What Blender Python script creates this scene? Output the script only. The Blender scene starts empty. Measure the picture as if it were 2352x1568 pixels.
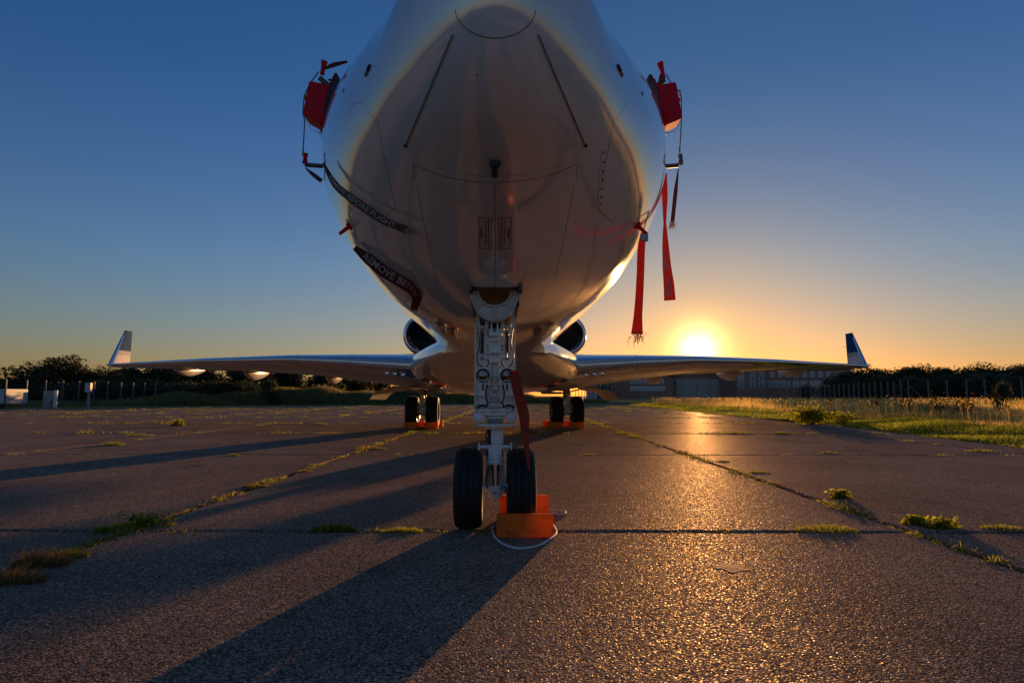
import bpy, math, random
import numpy as np
from mathutils import Vector, Matrix
R = math.radians
rng = np.random.default_rng(7); random.seed(7)
sc = bpy.context.scene
C = sc.collection

# ---------------------------------------------------------------- camera
FOC, CAMH = 1345.0, 0.9                      # focal length and size of the frame in the units used for measuring (2352 wide)
PITCH, YAW = math.atan(125 / 1345), R(1.66)
FW = np.array([math.sin(YAW) * math.cos(PITCH), math.cos(YAW) * math.cos(PITCH), math.sin(PITCH)])
RT = np.array([math.cos(YAW), -math.sin(YAW), 0.0]); UP = np.cross(RT, FW)
cam = bpy.data.cameras.new('camera'); camo = bpy.data.objects.new('camera', cam); C.objects.link(camo)
camo.matrix_world = Matrix(((RT[0], UP[0], -FW[0], 0), (RT[1], UP[1], -FW[1], 0), (RT[2], UP[2], -FW[2], CAMH), (0, 0, 0, 1)))
cam.sensor_width = 36; cam.lens = 36 * FOC / 2352; cam.clip_start = 0.05; cam.clip_end = 6000
sc.camera = camo

# ---------------------------------------------------------------- sky, sun, exposure
SUN = FW + RT * (1603 - 1176) / FOC + UP * (784 - 805) / FOC; SUN = SUN / np.linalg.norm(SUN)
SUN_EL = math.asin(SUN[2]); SUN_AZ = math.atan2(SUN[0], SUN[1])
SKY_STRENGTH, EXPOSURE = 0.15, 0.25
sc.view_settings.view_transform = 'Standard'; sc.view_settings.look = 'None'
sc.view_settings.exposure = EXPOSURE; sc.view_settings.gamma = 1; sc.view_settings.use_curve_mapping = False
W = bpy.data.worlds.new('World'); sc.world = W; W.use_nodes = True
nt = W.node_tree; nt.nodes.clear()
def wn(t, **k):
    n = nt.nodes.new(t)
    for a, b in k.items(): setattr(n, a, b)
    return n
out = wn('ShaderNodeOutputWorld'); bg = wn('ShaderNodeBackground'); sky = wn('ShaderNodeTexSky')
sky.sky_type = 'NISHITA'; sky.sun_disc = False; sky.sun_elevation = SUN_EL; sky.sun_rotation = SUN_AZ
sky.air_density = 1.0; sky.dust_density = 0.6; sky.ozone_density = 3.0; sky.altitude = 60
tc = wn('ShaderNodeTexCoord'); dot = wn('ShaderNodeVectorMath', operation='DOT_PRODUCT'); dot.inputs[1].default_value = tuple(SUN)
nt.links.new(tc.outputs['Generated'], dot.inputs[0])
def wm(op, a, b=None):
    n = wn('ShaderNodeMath', operation=op)
    for i, v in enumerate((a, b)):
        if v is None: continue
        if isinstance(v, (int, float)): n.inputs[i].default_value = v
        else: nt.links.new(v, n.inputs[i])
    return n.outputs[0]
ang = wm('ARCCOSINE', wm('MINIMUM', dot.outputs['Value'], 0.9999999))
def lobe(width, col, power=1.0):              # aureole: sunlight scattered forward in the air round the disc
    t = wm('EXPONENT', wm('MULTIPLY', wm('POWER', wm('DIVIDE', ang, R(width)), power), -1.0))
    m = wn('ShaderNodeVectorMath', operation='SCALE'); m.inputs[0].default_value = col; nt.links.new(t, m.inputs['Scale']); return m.outputs[0]
def vadd(a, b):
    n = wn('ShaderNodeVectorMath', operation='ADD'); nt.links.new(a, n.inputs[0]); nt.links.new(b, n.inputs[1]); return n.outputs[0]
tint = wn('ShaderNodeVectorMath', operation='MULTIPLY')
sepz = wn('ShaderNodeSeparateXYZ'); nt.links.new(tc.outputs['Generated'], sepz.inputs[0])
cr = wn('ShaderNodeValToRGB'); el_ = cr.color_ramp.elements          # colour of the clear evening air against height above the horizon
stops = [(0, (1.45, 1.02, .80)), (3, (1.42, 1.02, .86)), (7, (1.40, 1.16, 1.18)), (12, (1.22, 1.24, 1.45)), (20, (.98, 1.16, 1.58)), (28, (.68, 1.08, 1.58)), (90, (.60, 1.0, 1.5))]
for i_, (e_, c_) in enumerate(stops):
    q_ = el_[i_] if i_ < 2 else el_.new(.5)
    q_.position = math.sin(R(e_)); q_.color = (*[v / 2 for v in c_], 1)
nt.links.new(sepz.outputs[2], cr.inputs[0])
sc2 = wn('ShaderNodeVectorMath', operation='SCALE'); sc2.inputs['Scale'].default_value = 1.2; nt.links.new(cr.outputs[0], sc2.inputs[0]); nt.links.new(sc2.outputs[0], tint.inputs[1])
nt.links.new(sky.outputs[0], tint.inputs[0])
halo = wn('ShaderNodeVectorMath', operation='SCALE'); halo.inputs[0].default_value = (.58, .66, .78)
nt.links.new(wm('EXPONENT', wm('DIVIDE', ang, -R(22))), halo.inputs['Scale'])
inv = wn('ShaderNodeVectorMath', operation='SUBTRACT'); inv.inputs[0].default_value = (1, 1, 1); nt.links.new(halo.outputs[0], inv.inputs[1])
air = wn('ShaderNodeVectorMath', operation='MULTIPLY'); nt.links.new(tint.outputs[0], air.inputs[0]); nt.links.new(inv.outputs[0], air.inputs[1])
tot = vadd(vadd(air.outputs[0], lobe(.74, (110, 74, 24))), vadd(lobe(2.6, (3.3, 1.7, .35)), lobe(6, (.35, .13, .0))))
nt.links.new(tot, bg.inputs[0]); bg.inputs[1].default_value = SKY_STRENGTH
nt.links.new(bg.outputs[0], out.inputs[0])
sl = bpy.data.lights.new('sun', 'SUN'); sl.energy = 5.0; sl.angle = R(0.55); sl.color = (1.0, 0.50, 0.19)
so = bpy.data.objects.new('sun', sl); C.objects.link(so)
so.rotation_euler = Vector((-SUN[0], -SUN[1], -SUN[2])).to_track_quat('-Z', 'Y').to_euler()
sc.cycles.max_bounces = 6; sc.cycles.diffuse_bounces = 3; sc.cycles.glossy_bounces = 4; sc.cycles.transparent_max_bounces = 8
sc.cycles.caustics_reflective = False; sc.cycles.caustics_refractive = False
sc.cycles.sample_clamp_indirect = 4.0
sc.cycles.use_denoising = True

# ---------------------------------------------------------------- measuring helpers
def ray(px, py): return FW + RT * (px - 1176) / FOC + UP * (784 - py) / FOC
def at(px, py, Y):
    d = ray(px, py); return np.array([0, 0, CAMH]) + d * (Y / d[1])
def G(px, py):
    d = ray(px, py); return np.array([0, 0, CAMH]) - d * (CAMH / d[2])

# ---------------------------------------------------------------- materials
MATS = {}
def nodes_of(m): return m.node_tree.nodes, m.node_tree.links
def mat(name, col, rough=.5, metal=0., coat=0., coat_ior=1.5, var=.0, vscale=6., bump=0., bscale=40., trans=0., rvar=0., ior=1.5, coat_rough=.03):
    m = bpy.data.materials.new(name); m.use_nodes = True; n, l = nodes_of(m)
    b = n['Principled BSDF']; b.inputs['Base Color'].default_value = (*col, 1); b.inputs['Roughness'].default_value = rough
    b.inputs['Metallic'].default_value = metal; b.inputs['Coat Weight'].default_value = coat; b.inputs['Coat IOR'].default_value = coat_ior
    b.inputs['Coat Roughness'].default_value = coat_rough; b.inputs['Transmission Weight'].default_value = trans; b.inputs['IOR'].default_value = ior
    if var or bump or rvar:
        t = n.new('ShaderNodeTexCoord')
        if var or rvar:
            no = n.new('ShaderNodeTexNoise'); no.inputs['Scale'].default_value = vscale; no.inputs['Detail'].default_value = 8; no.inputs['Roughness'].default_value = .65
            l.new(t.outputs['Object'], no.inputs['Vector'])
        if var:
            mx = n.new('ShaderNodeMix'); mx.data_type = 'RGBA'
            mx.inputs[6].default_value = (*[c * (1 - var) for c in col], 1); mx.inputs[7].default_value = (*[min(1, c * (1 + var * .6)) for c in col], 1)
            rp = n.new('ShaderNodeMapRange'); rp.inputs[1].default_value = .35; rp.inputs[2].default_value = .65
            l.new(no.outputs[0], rp.inputs[0]); l.new(rp.outputs[0], mx.inputs[0]); l.new(mx.outputs[2], b.inputs['Base Color'])
        if rvar:
            rr = n.new('ShaderNodeMapRange'); rr.inputs[3].default_value = max(.02, rough - rvar); rr.inputs[4].default_value = rough + rvar
            l.new(no.outputs[0], rr.inputs[0]); l.new(rr.outputs[0], b.inputs['Roughness'])
        if bump:
            nb = n.new('ShaderNodeTexNoise'); nb.inputs['Scale'].default_value = bscale; nb.inputs['Detail'].default_value = 5
            l.new(t.outputs['Object'], nb.inputs['Vector'])
            bu = n.new('ShaderNodeBump'); bu.inputs['Distance'].default_value = bump; l.new(nb.outputs[0], bu.inputs['Height']); l.new(bu.outputs[0], b.inputs['Normal'])
    MATS[name] = m; return m

def paint_material(name, col, metal=.0):
    m = bpy.data.materials.new(name); m.use_nodes = True; n, l = nodes_of(m); b = n['Principled BSDF']
    t = n.new('ShaderNodeTexCoord'); g = n.new('ShaderNodeNewGeometry')
    dirt = n.new('ShaderNodeTexNoise'); dirt.inputs['Scale'].default_value = 2.2; dirt.inputs['Detail'].default_value = 9; dirt.inputs['Roughness'].default_value = .7
    mp = n.new('ShaderNodeMapping'); mp.inputs['Scale'].default_value = (1, .25, 1.0); l.new(g.outputs['Position'], mp.inputs['Vector']); l.new(mp.outputs[0], dirt.inputs['Vector'])
    mx = n.new('ShaderNodeMix'); mx.data_type = 'RGBA'; mx.inputs[6].default_value = (*[c * .86 for c in col], 1); mx.inputs[7].default_value = (*col, 1)
    rp = n.new('ShaderNodeMapRange'); rp.inputs[1].default_value = .38; rp.inputs[2].default_value = .6; l.new(dirt.outputs[0], rp.inputs[0]); l.new(rp.outputs[0], mx.inputs[0])
    # stone chips and bug marks
    vo = n.new('ShaderNodeTexVoronoi'); vo.inputs['Scale'].default_value = 11; l.new(g.outputs['Position'], vo.inputs['Vector'])
    cr = n.new('ShaderNodeMapRange'); cr.inputs[1].default_value = .035; cr.inputs[2].default_value = .05; l.new(vo.outputs['Distance'], cr.inputs[0])
    gate = n.new('ShaderNodeMath'); gate.operation = 'GREATER_THAN'; gate.inputs[1].default_value = .22
    sp = n.new('ShaderNodeSeparateColor'); l.new(vo.outputs['Color'], sp.inputs[0]); l.new(sp.outputs[0], gate.inputs[0])
    mxx = n.new('ShaderNodeMath'); mxx.operation = 'MAXIMUM'; l.new(cr.outputs[0], mxx.inputs[0]); l.new(gate.outputs[0], mxx.inputs[1])
    m2 = n.new('ShaderNodeMix'); m2.data_type = 'RGBA'; m2.inputs[6].default_value = (.11, .10, .09, 1); l.new(mx.outputs[2], m2.inputs[7]); l.new(mxx.outputs[0], m2.inputs[0])
    l.new(m2.outputs[2], b.inputs['Base Color'])
    b.inputs['Roughness'].default_value = .16; b.inputs['Metallic'].default_value = metal
    b.inputs['Coat Weight'].default_value = 1; b.inputs['Coat IOR'].default_value = 2.25; b.inputs['Coat Roughness'].default_value = .012
    # skin waviness and fine orange peel
    w1 = n.new('ShaderNodeTexNoise'); w1.inputs['Scale'].default_value = 2.4; w1.inputs['Detail'].default_value = 2; l.new(g.outputs['Position'], w1.inputs['Vector'])
    w2 = n.new('ShaderNodeTexNoise'); w2.inputs['Scale'].default_value = 160; w2.inputs['Detail'].default_value = 2; l.new(g.outputs['Position'], w2.inputs['Vector'])
    b1 = n.new('ShaderNodeBump'); b1.inputs['Distance'].default_value = .0022; b1.inputs['Strength'].default_value = 1; l.new(w1.outputs[0], b1.inputs['Height'])
    b2 = n.new('ShaderNodeBump'); b2.inputs['Distance'].default_value = .00006; l.new(w2.outputs[0], b2.inputs['Height']); l.new(b1.outputs[0], b2.inputs['Normal'])
    l.new(b2.outputs[0], b.inputs['Coat Normal']); l.new(b2.outputs[0], b.inputs['Normal'])
    MATS[name] = m; return m

PAINT = paint_material('pearl_white_paint', (.90, .86, .82), .10)
PAINT2 = mat('satin_white_paint', (.70, .69, .66), .32, coat=.5, var=.10, vscale=7, bump=.0006, bscale=30)
GEARW = mat('gear_white_enamel', (.84, .83, .80), .28, coat=.6, var=.14, vscale=14, rvar=.1, bump=.0004, bscale=60)
GEARG = mat('gear_bay_primer', (.16, .14, .11), .45, var=.2, vscale=9)
CREAM = mat('cream_casting', (.62, .58, .50), .38, coat=.3, var=.12, vscale=12, bump=.0006, bscale=50)
CHROME = mat('polished_chrome', (.72, .72, .74), .07, metal=1, rvar=.04, vscale=30)
ALU = mat('bare_aluminium', (.66, .68, .72), .12, metal=1, var=.08, vscale=5, rvar=.06)
REFL = mat('lamp_reflector', (.42, .43, .45), .06, metal=1)
STEEL = mat('dull_steel', (.32, .31, .30), .42, metal=.9, var=.2, vscale=20)
BLACK = mat('black_plastic', (.012, .012, .013), .45)
SEAM = mat('sealant_dark', (.05, .045, .04), .6)
STRIP = mat('diverter_strip_grey', (.50, .48, .45), .5)
PORTP = mat('port_plate_grey', (.25, .25, .26), .5)
RUBBER = mat('tyre_rubber', (.007, .007, .0075), .7, var=.3, vscale=15, bump=.001, bscale=120)
RED = mat('red_plastic_cover', (.85, .008, .022), .6, ior=1.3, var=.12, vscale=12, bump=.0008, bscale=25)
ROPE = mat('white_nylon_rope', (.68, .68, .66), .7, var=.2, vscale=60, bump=.003, bscale=220)
CORD = mat('weathered_cord', (.17, .14, .08), .8, var=.4, vscale=80)
YEL = mat('yellow_tape', (.5, .38, .05), .6)
BLUE = mat('blue_paint', (.012, .075, .20), .85, ior=1.2, var=.08)
SILVERP = mat('pale_grey_paint', (.46, .46, .47), .4, coat=.35, var=.08)
WLP = mat('winglet_white_paint', (.62, .60, .60), .7, ior=1.3)
WLG = mat('winglet_grey_paint', (.40, .41, .45), .7, ior=1.3)
SLEEVE = mat('rubber_probe_sleeve', (.10, .075, .05), .38, coat=.4, var=.3, vscale=30, bump=.001, bscale=60)
TXTRED = mat('placard_red_ink', (.25, .015, .012), .5)
TXTBLK = mat('placard_black_ink', (.02, .02, .02), .5)
TXTWHT = mat('white_print', (.42, .40, .37), .7)
LABEL = mat('placard_plate', (.60, .60, .58), .4)
GLASS = mat('lamp_glass', (.9, .9, .92), .02, trans=1, ior=1.45)
BRICK = mat('brown_brick', (.46, .22, .14), .85, var=.3, vscale=1.5, bump=.01, bscale=6)
RENDERW = mat('hangar_cladding', (.60, .46, .35), .8, var=.18, vscale=.5)
ROOFD = mat('roof_felt', (.07, .06, .055), .8, var=.2, vscale=.4)
WINW = mat('white_window_frame', (.80, .78, .75), .5)
PANE = mat('window_pane', (.22, .22, .22), .06, coat=1)  # grey base colour stands in for sky reflected in the glass
DOORG = mat('green_hangar_door', (.07, .11, .08), .6, var=.2, vscale=1)
CONCW = mat('pale_concrete', (.36, .34, .31), .85, var=.25, vscale=3)
GALV = mat('galvanised_steel', (.075, .09, .105), .6, metal=.0, var=.2, vscale=4)
TIMB = mat('weathered_post', (.20, .16, .12), .85, var=.3, vscale=3)
TRUNK = mat('tree_bark', (.06, .045, .03), .9, var=.3, vscale=8)
WHITEV = mat('white_trailer_panel', (.42, .44, .46), .4, var=.06)
LEAFD = mat('dark_leaf', (.035, .03, .025), .6, var=.4, vscale=40)

def fabric_material(name, col, trans=.35, grime=0):
    m = bpy.data.materials.new(name); m.use_nodes = True; n, l = nodes_of(m); b = n['Principled BSDF']
    b.inputs['Base Color'].default_value = (*col, 1); b.inputs['Roughness'].default_value = .75
    tr = n.new('ShaderNodeBsdfTranslucent'); tr.inputs[0].default_value = (*[min(1, c * 1.3) for c in col], 1)
    mx = n.new('ShaderNodeMixShader'); mx.inputs[0].default_value = trans
    t = n.new('ShaderNodeTexCoord'); w = n.new('ShaderNodeTexNoise'); w.inputs['Scale'].default_value = 45; l.new(t.outputs['Object'], w.inputs['Vector'])
    bu = n.new('ShaderNodeBump'); bu.inputs['Distance'].default_value = .004; l.new(w.outputs[0], bu.inputs['Height']); l.new(bu.outputs[0], b.inputs['Normal'])
    if grime:
        gn = n.new('ShaderNodeTexNoise'); gn.inputs['Scale'].default_value = 16; gn.inputs['Detail'].default_value = 9; gn.inputs['Roughness'].default_value = .75; l.new(t.outputs['Object'], gn.inputs['Vector'])
        gr = n.new('ShaderNodeMapRange'); gr.inputs[1].default_value = .36; gr.inputs[2].default_value = .52; l.new(gn.outputs[0], gr.inputs[0])
        gc = n.new('ShaderNodeMix'); gc.data_type = 'RGBA'; gc.inputs[6].default_value = (*[c * (1 - grime) + .01 for c in col], 1); gc.inputs[7].default_value = (*col, 1); l.new(gr.outputs[0], gc.inputs[0])
        l.new(gc.outputs[2], b.inputs['Base Color']); l.new(gc.outputs[2], tr.inputs[0])
    l.new(b.outputs[0], mx.inputs[1]); l.new(tr.outputs[0], mx.inputs[2]); l.new(mx.outputs[0], n['Material Output'].inputs[0]); return m
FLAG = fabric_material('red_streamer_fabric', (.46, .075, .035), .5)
FLAGL = fabric_material('shaded_streamer_fabric', (.17, .014, .012), .3)  # darker copy of the red cloth, shade beside the nose put into its colour
FLAGD = fabric_material('faded_streamer_fabric', (.17, .06, .04), .25)
FRAY = fabric_material('frayed_threads', (.55, .36, .18), .5)

ORANGE = fabric_material('orange_chock_polyurethane', (.95, .27, .02), .42, .40)
LEAFB = fabric_material('dry_leaf', (.80, .40, .12), .4)
def leafy(name, c1, c2, trans=.45, scale=.6):
    m = bpy.data.materials.new(name); m.use_nodes = True; n, l = nodes_of(m); b = n['Principled BSDF']
    b.inputs['Roughness'].default_value = .6
    at_ = n.new('ShaderNodeAttribute'); at_.attribute_name = 'tint'
    g = n.new('ShaderNodeNewGeometry'); no = n.new('ShaderNodeTexNoise'); no.inputs['Scale'].default_value = scale; no.inputs['Detail'].default_value = 4
    l.new(g.outputs['Position'], no.inputs['Vector'])
    ad = n.new('ShaderNodeMath'); ad.operation = 'ADD'; l.new(at_.outputs['Fac'], ad.inputs[0]); l.new(no.outputs[0], ad.inputs[1])
    mr = n.new('ShaderNodeMapRange'); mr.inputs[1].default_value = .45; mr.inputs[2].default_value = 1.35; l.new(ad.outputs[0], mr.inputs[0])
    mx = n.new('ShaderNodeMix'); mx.data_type = 'RGBA'; mx.inputs[6].default_value = (*c1, 1); mx.inputs[7].default_value = (*c2, 1); l.new(mr.outputs[0], mx.inputs[0])
    l.new(mx.outputs[2], b.inputs['Base Color'])
    tr = n.new('ShaderNodeBsdfTranslucent'); l.new(mx.outputs[2], tr.inputs[0])
    ms = n.new('ShaderNodeMixShader'); ms.inputs[0].default_value = trans; l.new(b.outputs[0], ms.inputs[1]); l.new(tr.outputs[0], ms.inputs[2]); l.new(ms.outputs[0], n['Material Output'].inputs[0])
    return m
GREEN = leafy('verge_grass', (.08, .14, .012), (.38, .40, .045), .72)
GOLD = leafy('dry_meadow_grass', (.46, .36, .08), (.90, .62, .20), .84)
DARKG = leafy('bank_grass', (.09, .10, .025), (.36, .29, .09), .5)
WEED = leafy('joint_weeds', (.08, .12, .01), (.42, .40, .04), .70, 3)
DRYW = leafy('dry_joint_grass', (.16, .11, .03), (.36, .22, .08), .5, 3)
FOL = leafy('tree_leaves', (.018, .03, .008), (.06, .075, .018), .3, .5)
FOL2 = leafy('olive_leaves', (.035, .045, .012), (.10, .10, .03), .35, .5)
FOL3 = leafy('silver_leaves', (.07, .075, .06), (.16, .16, .12), .35, .5)
RUST = leafy('russet_weed', (.07, .03, .01), (.20, .09, .025), .4, 2)

# concrete
def concrete():
    m = bpy.data.materials.new('exposed_aggregate_concrete'); m.use_nodes = True; n, l = nodes_of(m); b = n['Principled BSDF']
    g = n.new('ShaderNodeNewGeometry')
    v = n.new('ShaderNodeTexVoronoi'); v.inputs['Scale'].default_value = 135; l.new(g.outputs['Position'], v.inputs['Vector'])
    v2 = n.new('ShaderNodeTexVoronoi'); v2.inputs['Scale'].default_value = 70; l.new(g.outputs['Position'], v2.inputs['Vector'])
    n1 = n.new('ShaderNodeTexNoise'); n1.inputs['Scale'].default_value = 90; n1.inputs['Detail'].default_value = 6; l.new(g.outputs['Position'], n1.inputs['Vector'])
    n2 = n.new('ShaderNodeTexNoise'); n2.inputs['Scale'].default_value = .7; n2.inputs['Detail'].default_value = 7; n2.inputs['Roughness'].default_value = .65; l.new(g.outputs['Position'], n2.inputs['Vector'])
    n3 = n.new('ShaderNodeTexNoise'); n3.inputs['Scale'].default_value = 1.6; n3.inputs['Detail'].default_value = 6; l.new(g.outputs['Position'], n3.inputs['Vector'])
    n4 = n.new('ShaderNodeTexNoise'); n4.inputs['Scale'].default_value = .11; n4.inputs['Detail'].default_value = 1; l.new(g.outputs['Position'], n4.inputs['Vector'])
    n5 = n.new('ShaderNodeTexNoise'); n5.inputs['Scale'].default_value = 1.1; n5.inputs['Detail'].default_value = 5; l.new(g.outputs['Position'], n5.inputs['Vector'])
    sp = n.new('ShaderNodeSeparateColor'); l.new(v.outputs['Color'], sp.inputs[0])
    ramp = n.new('ShaderNodeValToRGB'); e = ramp.color_ramp.elements
    e[0].position = 0; e[0].color = (.040, .029, .022, 1); e[1].position = 1; e[1].color = (.66, .50, .37, 1)
    for p, c in ((.3, (.115, .083, .062, 1)), (.62, (.235, .168, .125, 1)), (.88, (.41, .30, .22, 1))):
        q = ramp.color_ramp.elements.new(p); q.color = c
    l.new(sp.outputs[0], ramp.inputs[0])
    mul = n.new('ShaderNodeMix'); mul.data_type = 'RGBA'; mul.blend_type = 'MULTIPLY'; mul.inputs[0].default_value = 1
    r2 = n.new('ShaderNodeValToRGB'); f = r2.color_ramp.elements; f[0].position = .3; f[0].color = (.72, .68, .66, 1); f[1].position = .7; f[1].color = (1.4, 1.30, 1.24, 1)
    l.new(n2.outputs[0], r2.inputs[0]); l.new(ramp.outputs[0], mul.inputs[6]); l.new(r2.outputs[0], mul.inputs[7])
    # roughness: some polished pebbles
    rr = n.new('ShaderNodeMapRange'); rr.inputs[3].default_value = .36; rr.inputs[4].default_value = .95; l.new(sp.outputs[1], rr.inputs[0])
    # relief
    a = n.new('ShaderNodeMath'); a.operation = 'MULTIPLY'; a.inputs[1].default_value = -.55; l.new(v.outputs['Distance'], a.inputs[0])
    a2 = n.new('ShaderNodeMath'); a2.operation = 'MULTIPLY'; a2.inputs[1].default_value = -.5; l.new(v2.outputs['Distance'], a2.inputs[0])
    a3 = n.new('ShaderNodeMath'); a3.operation = 'ADD'; l.new(a.outputs[0], a3.inputs[0]); l.new(a2.outputs[0], a3.inputs[1])
    a4 = n.new('ShaderNodeMath'); a4.operation = 'ADD'; l.new(a3.outputs[0], a4.inputs[0])
    a5 = n.new('ShaderNodeMath'); a5.operation = 'MULTIPLY'; a5.inputs[1].default_value = .8; l.new(n1.outputs[0], a5.inputs[0]); l.new(a5.outputs[0], a4.inputs[1])
    bu = n.new('ShaderNodeBump'); bu.inputs['Distance'].default_value = .0045; bu.inputs['Strength'].default_value = 1; l.new(a4.outputs[0], bu.inputs['Height'])
    df = n.new('ShaderNodeBsdfDiffuse'); dst = n.new('ShaderNodeVectorMath'); dst.operation = 'MULTIPLY_ADD'; dst.inputs[1].default_value = (.5, .5, .5); l.new(n3.outputs['Color'], dst.inputs[0]); l.new(g.outputs['Position'], dst.inputs[2])
    vc = n.new('ShaderNodeTexVoronoi'); vc.feature = 'DISTANCE_TO_EDGE'; vc.inputs['Scale'].default_value = .34; l.new(dst.outputs[0], vc.inputs['Vector'])
    ck = n.new('ShaderNodeMapRange'); ck.inputs[1].default_value = .0; ck.inputs[2].default_value = .0035; l.new(vc.outputs['Distance'], ck.inputs[0])
    gt = n.new('ShaderNodeMapRange'); gt.inputs[1].default_value = .50; gt.inputs[2].default_value = .54; gt.inputs[3].default_value = 1; gt.inputs[4].default_value = 0; l.new(n4.outputs[0], gt.inputs[0])
    cm = n.new('ShaderNodeMath'); cm.operation = 'MAXIMUM'; l.new(ck.outputs[0], cm.inputs[0]); l.new(gt.outputs[0], cm.inputs[1])
    st = n.new('ShaderNodeMapRange'); st.inputs[1].default_value = .63; st.inputs[2].default_value = .72; st.inputs[3].default_value = 1; st.inputs[4].default_value = .45; l.new(n5.outputs[0], st.inputs[0])
    cs = n.new('ShaderNodeMath'); cs.operation = 'MULTIPLY'; l.new(cm.outputs[0], cs.inputs[0]); l.new(st.outputs[0], cs.inputs[1])
    fin = n.new('ShaderNodeMix'); fin.data_type = 'RGBA'; fin.inputs[6].default_value = (.018, .015, .012, 1); l.new(cs.outputs[0], fin.inputs[0]); l.new(mul.outputs[2], fin.inputs[7])
    l.new(fin.outputs[2], df.inputs['Color']); df.inputs['Roughness'].default_value = .3; l.new(bu.outputs[0], df.inputs['Normal'])
    gs = n.new('ShaderNodeBsdfAnisotropic'); gs.inputs['Color'].default_value = (.95, .80, .58, 1); l.new(rr.outputs[0], gs.inputs['Roughness']); l.new(bu.outputs[0], gs.inputs['Normal'])
    fr = n.new('ShaderNodeMapRange'); fr.inputs[1].default_value = .6; fr.inputs[2].default_value = 1; fr.inputs[3].default_value = .025; fr.inputs[4].default_value = .15; l.new(sp.outputs[2], fr.inputs[0])
    fz = n.new('ShaderNodeFresnel'); fz.inputs[0].default_value = 1.28
    fm = n.new('ShaderNodeMath'); fm.operation = 'MULTIPLY_ADD'; fm.inputs[1].default_value = .05; l.new(fz.outputs[0], fm.inputs[0]); l.new(fr.outputs[0], fm.inputs[2])
    mxs = n.new('ShaderNodeMixShader'); l.new(fm.outputs[0], mxs.inputs[0]); l.new(df.outputs[0], mxs.inputs[1]); l.new(gs.outputs[0], mxs.inputs[2])
    l.new(mxs.outputs[0], n['Material Output'].inputs[0]); n.remove(b)
    return m
CONC = concrete()
SOIL = mat('dark_soil', (.02, .016, .011), .95, var=.4, vscale=12, bump=.02, bscale=30)
TURF = mat('rough_turf', (.05, .05, .018), .95, var=.4, vscale=.8, bump=.06, bscale=5)

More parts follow.
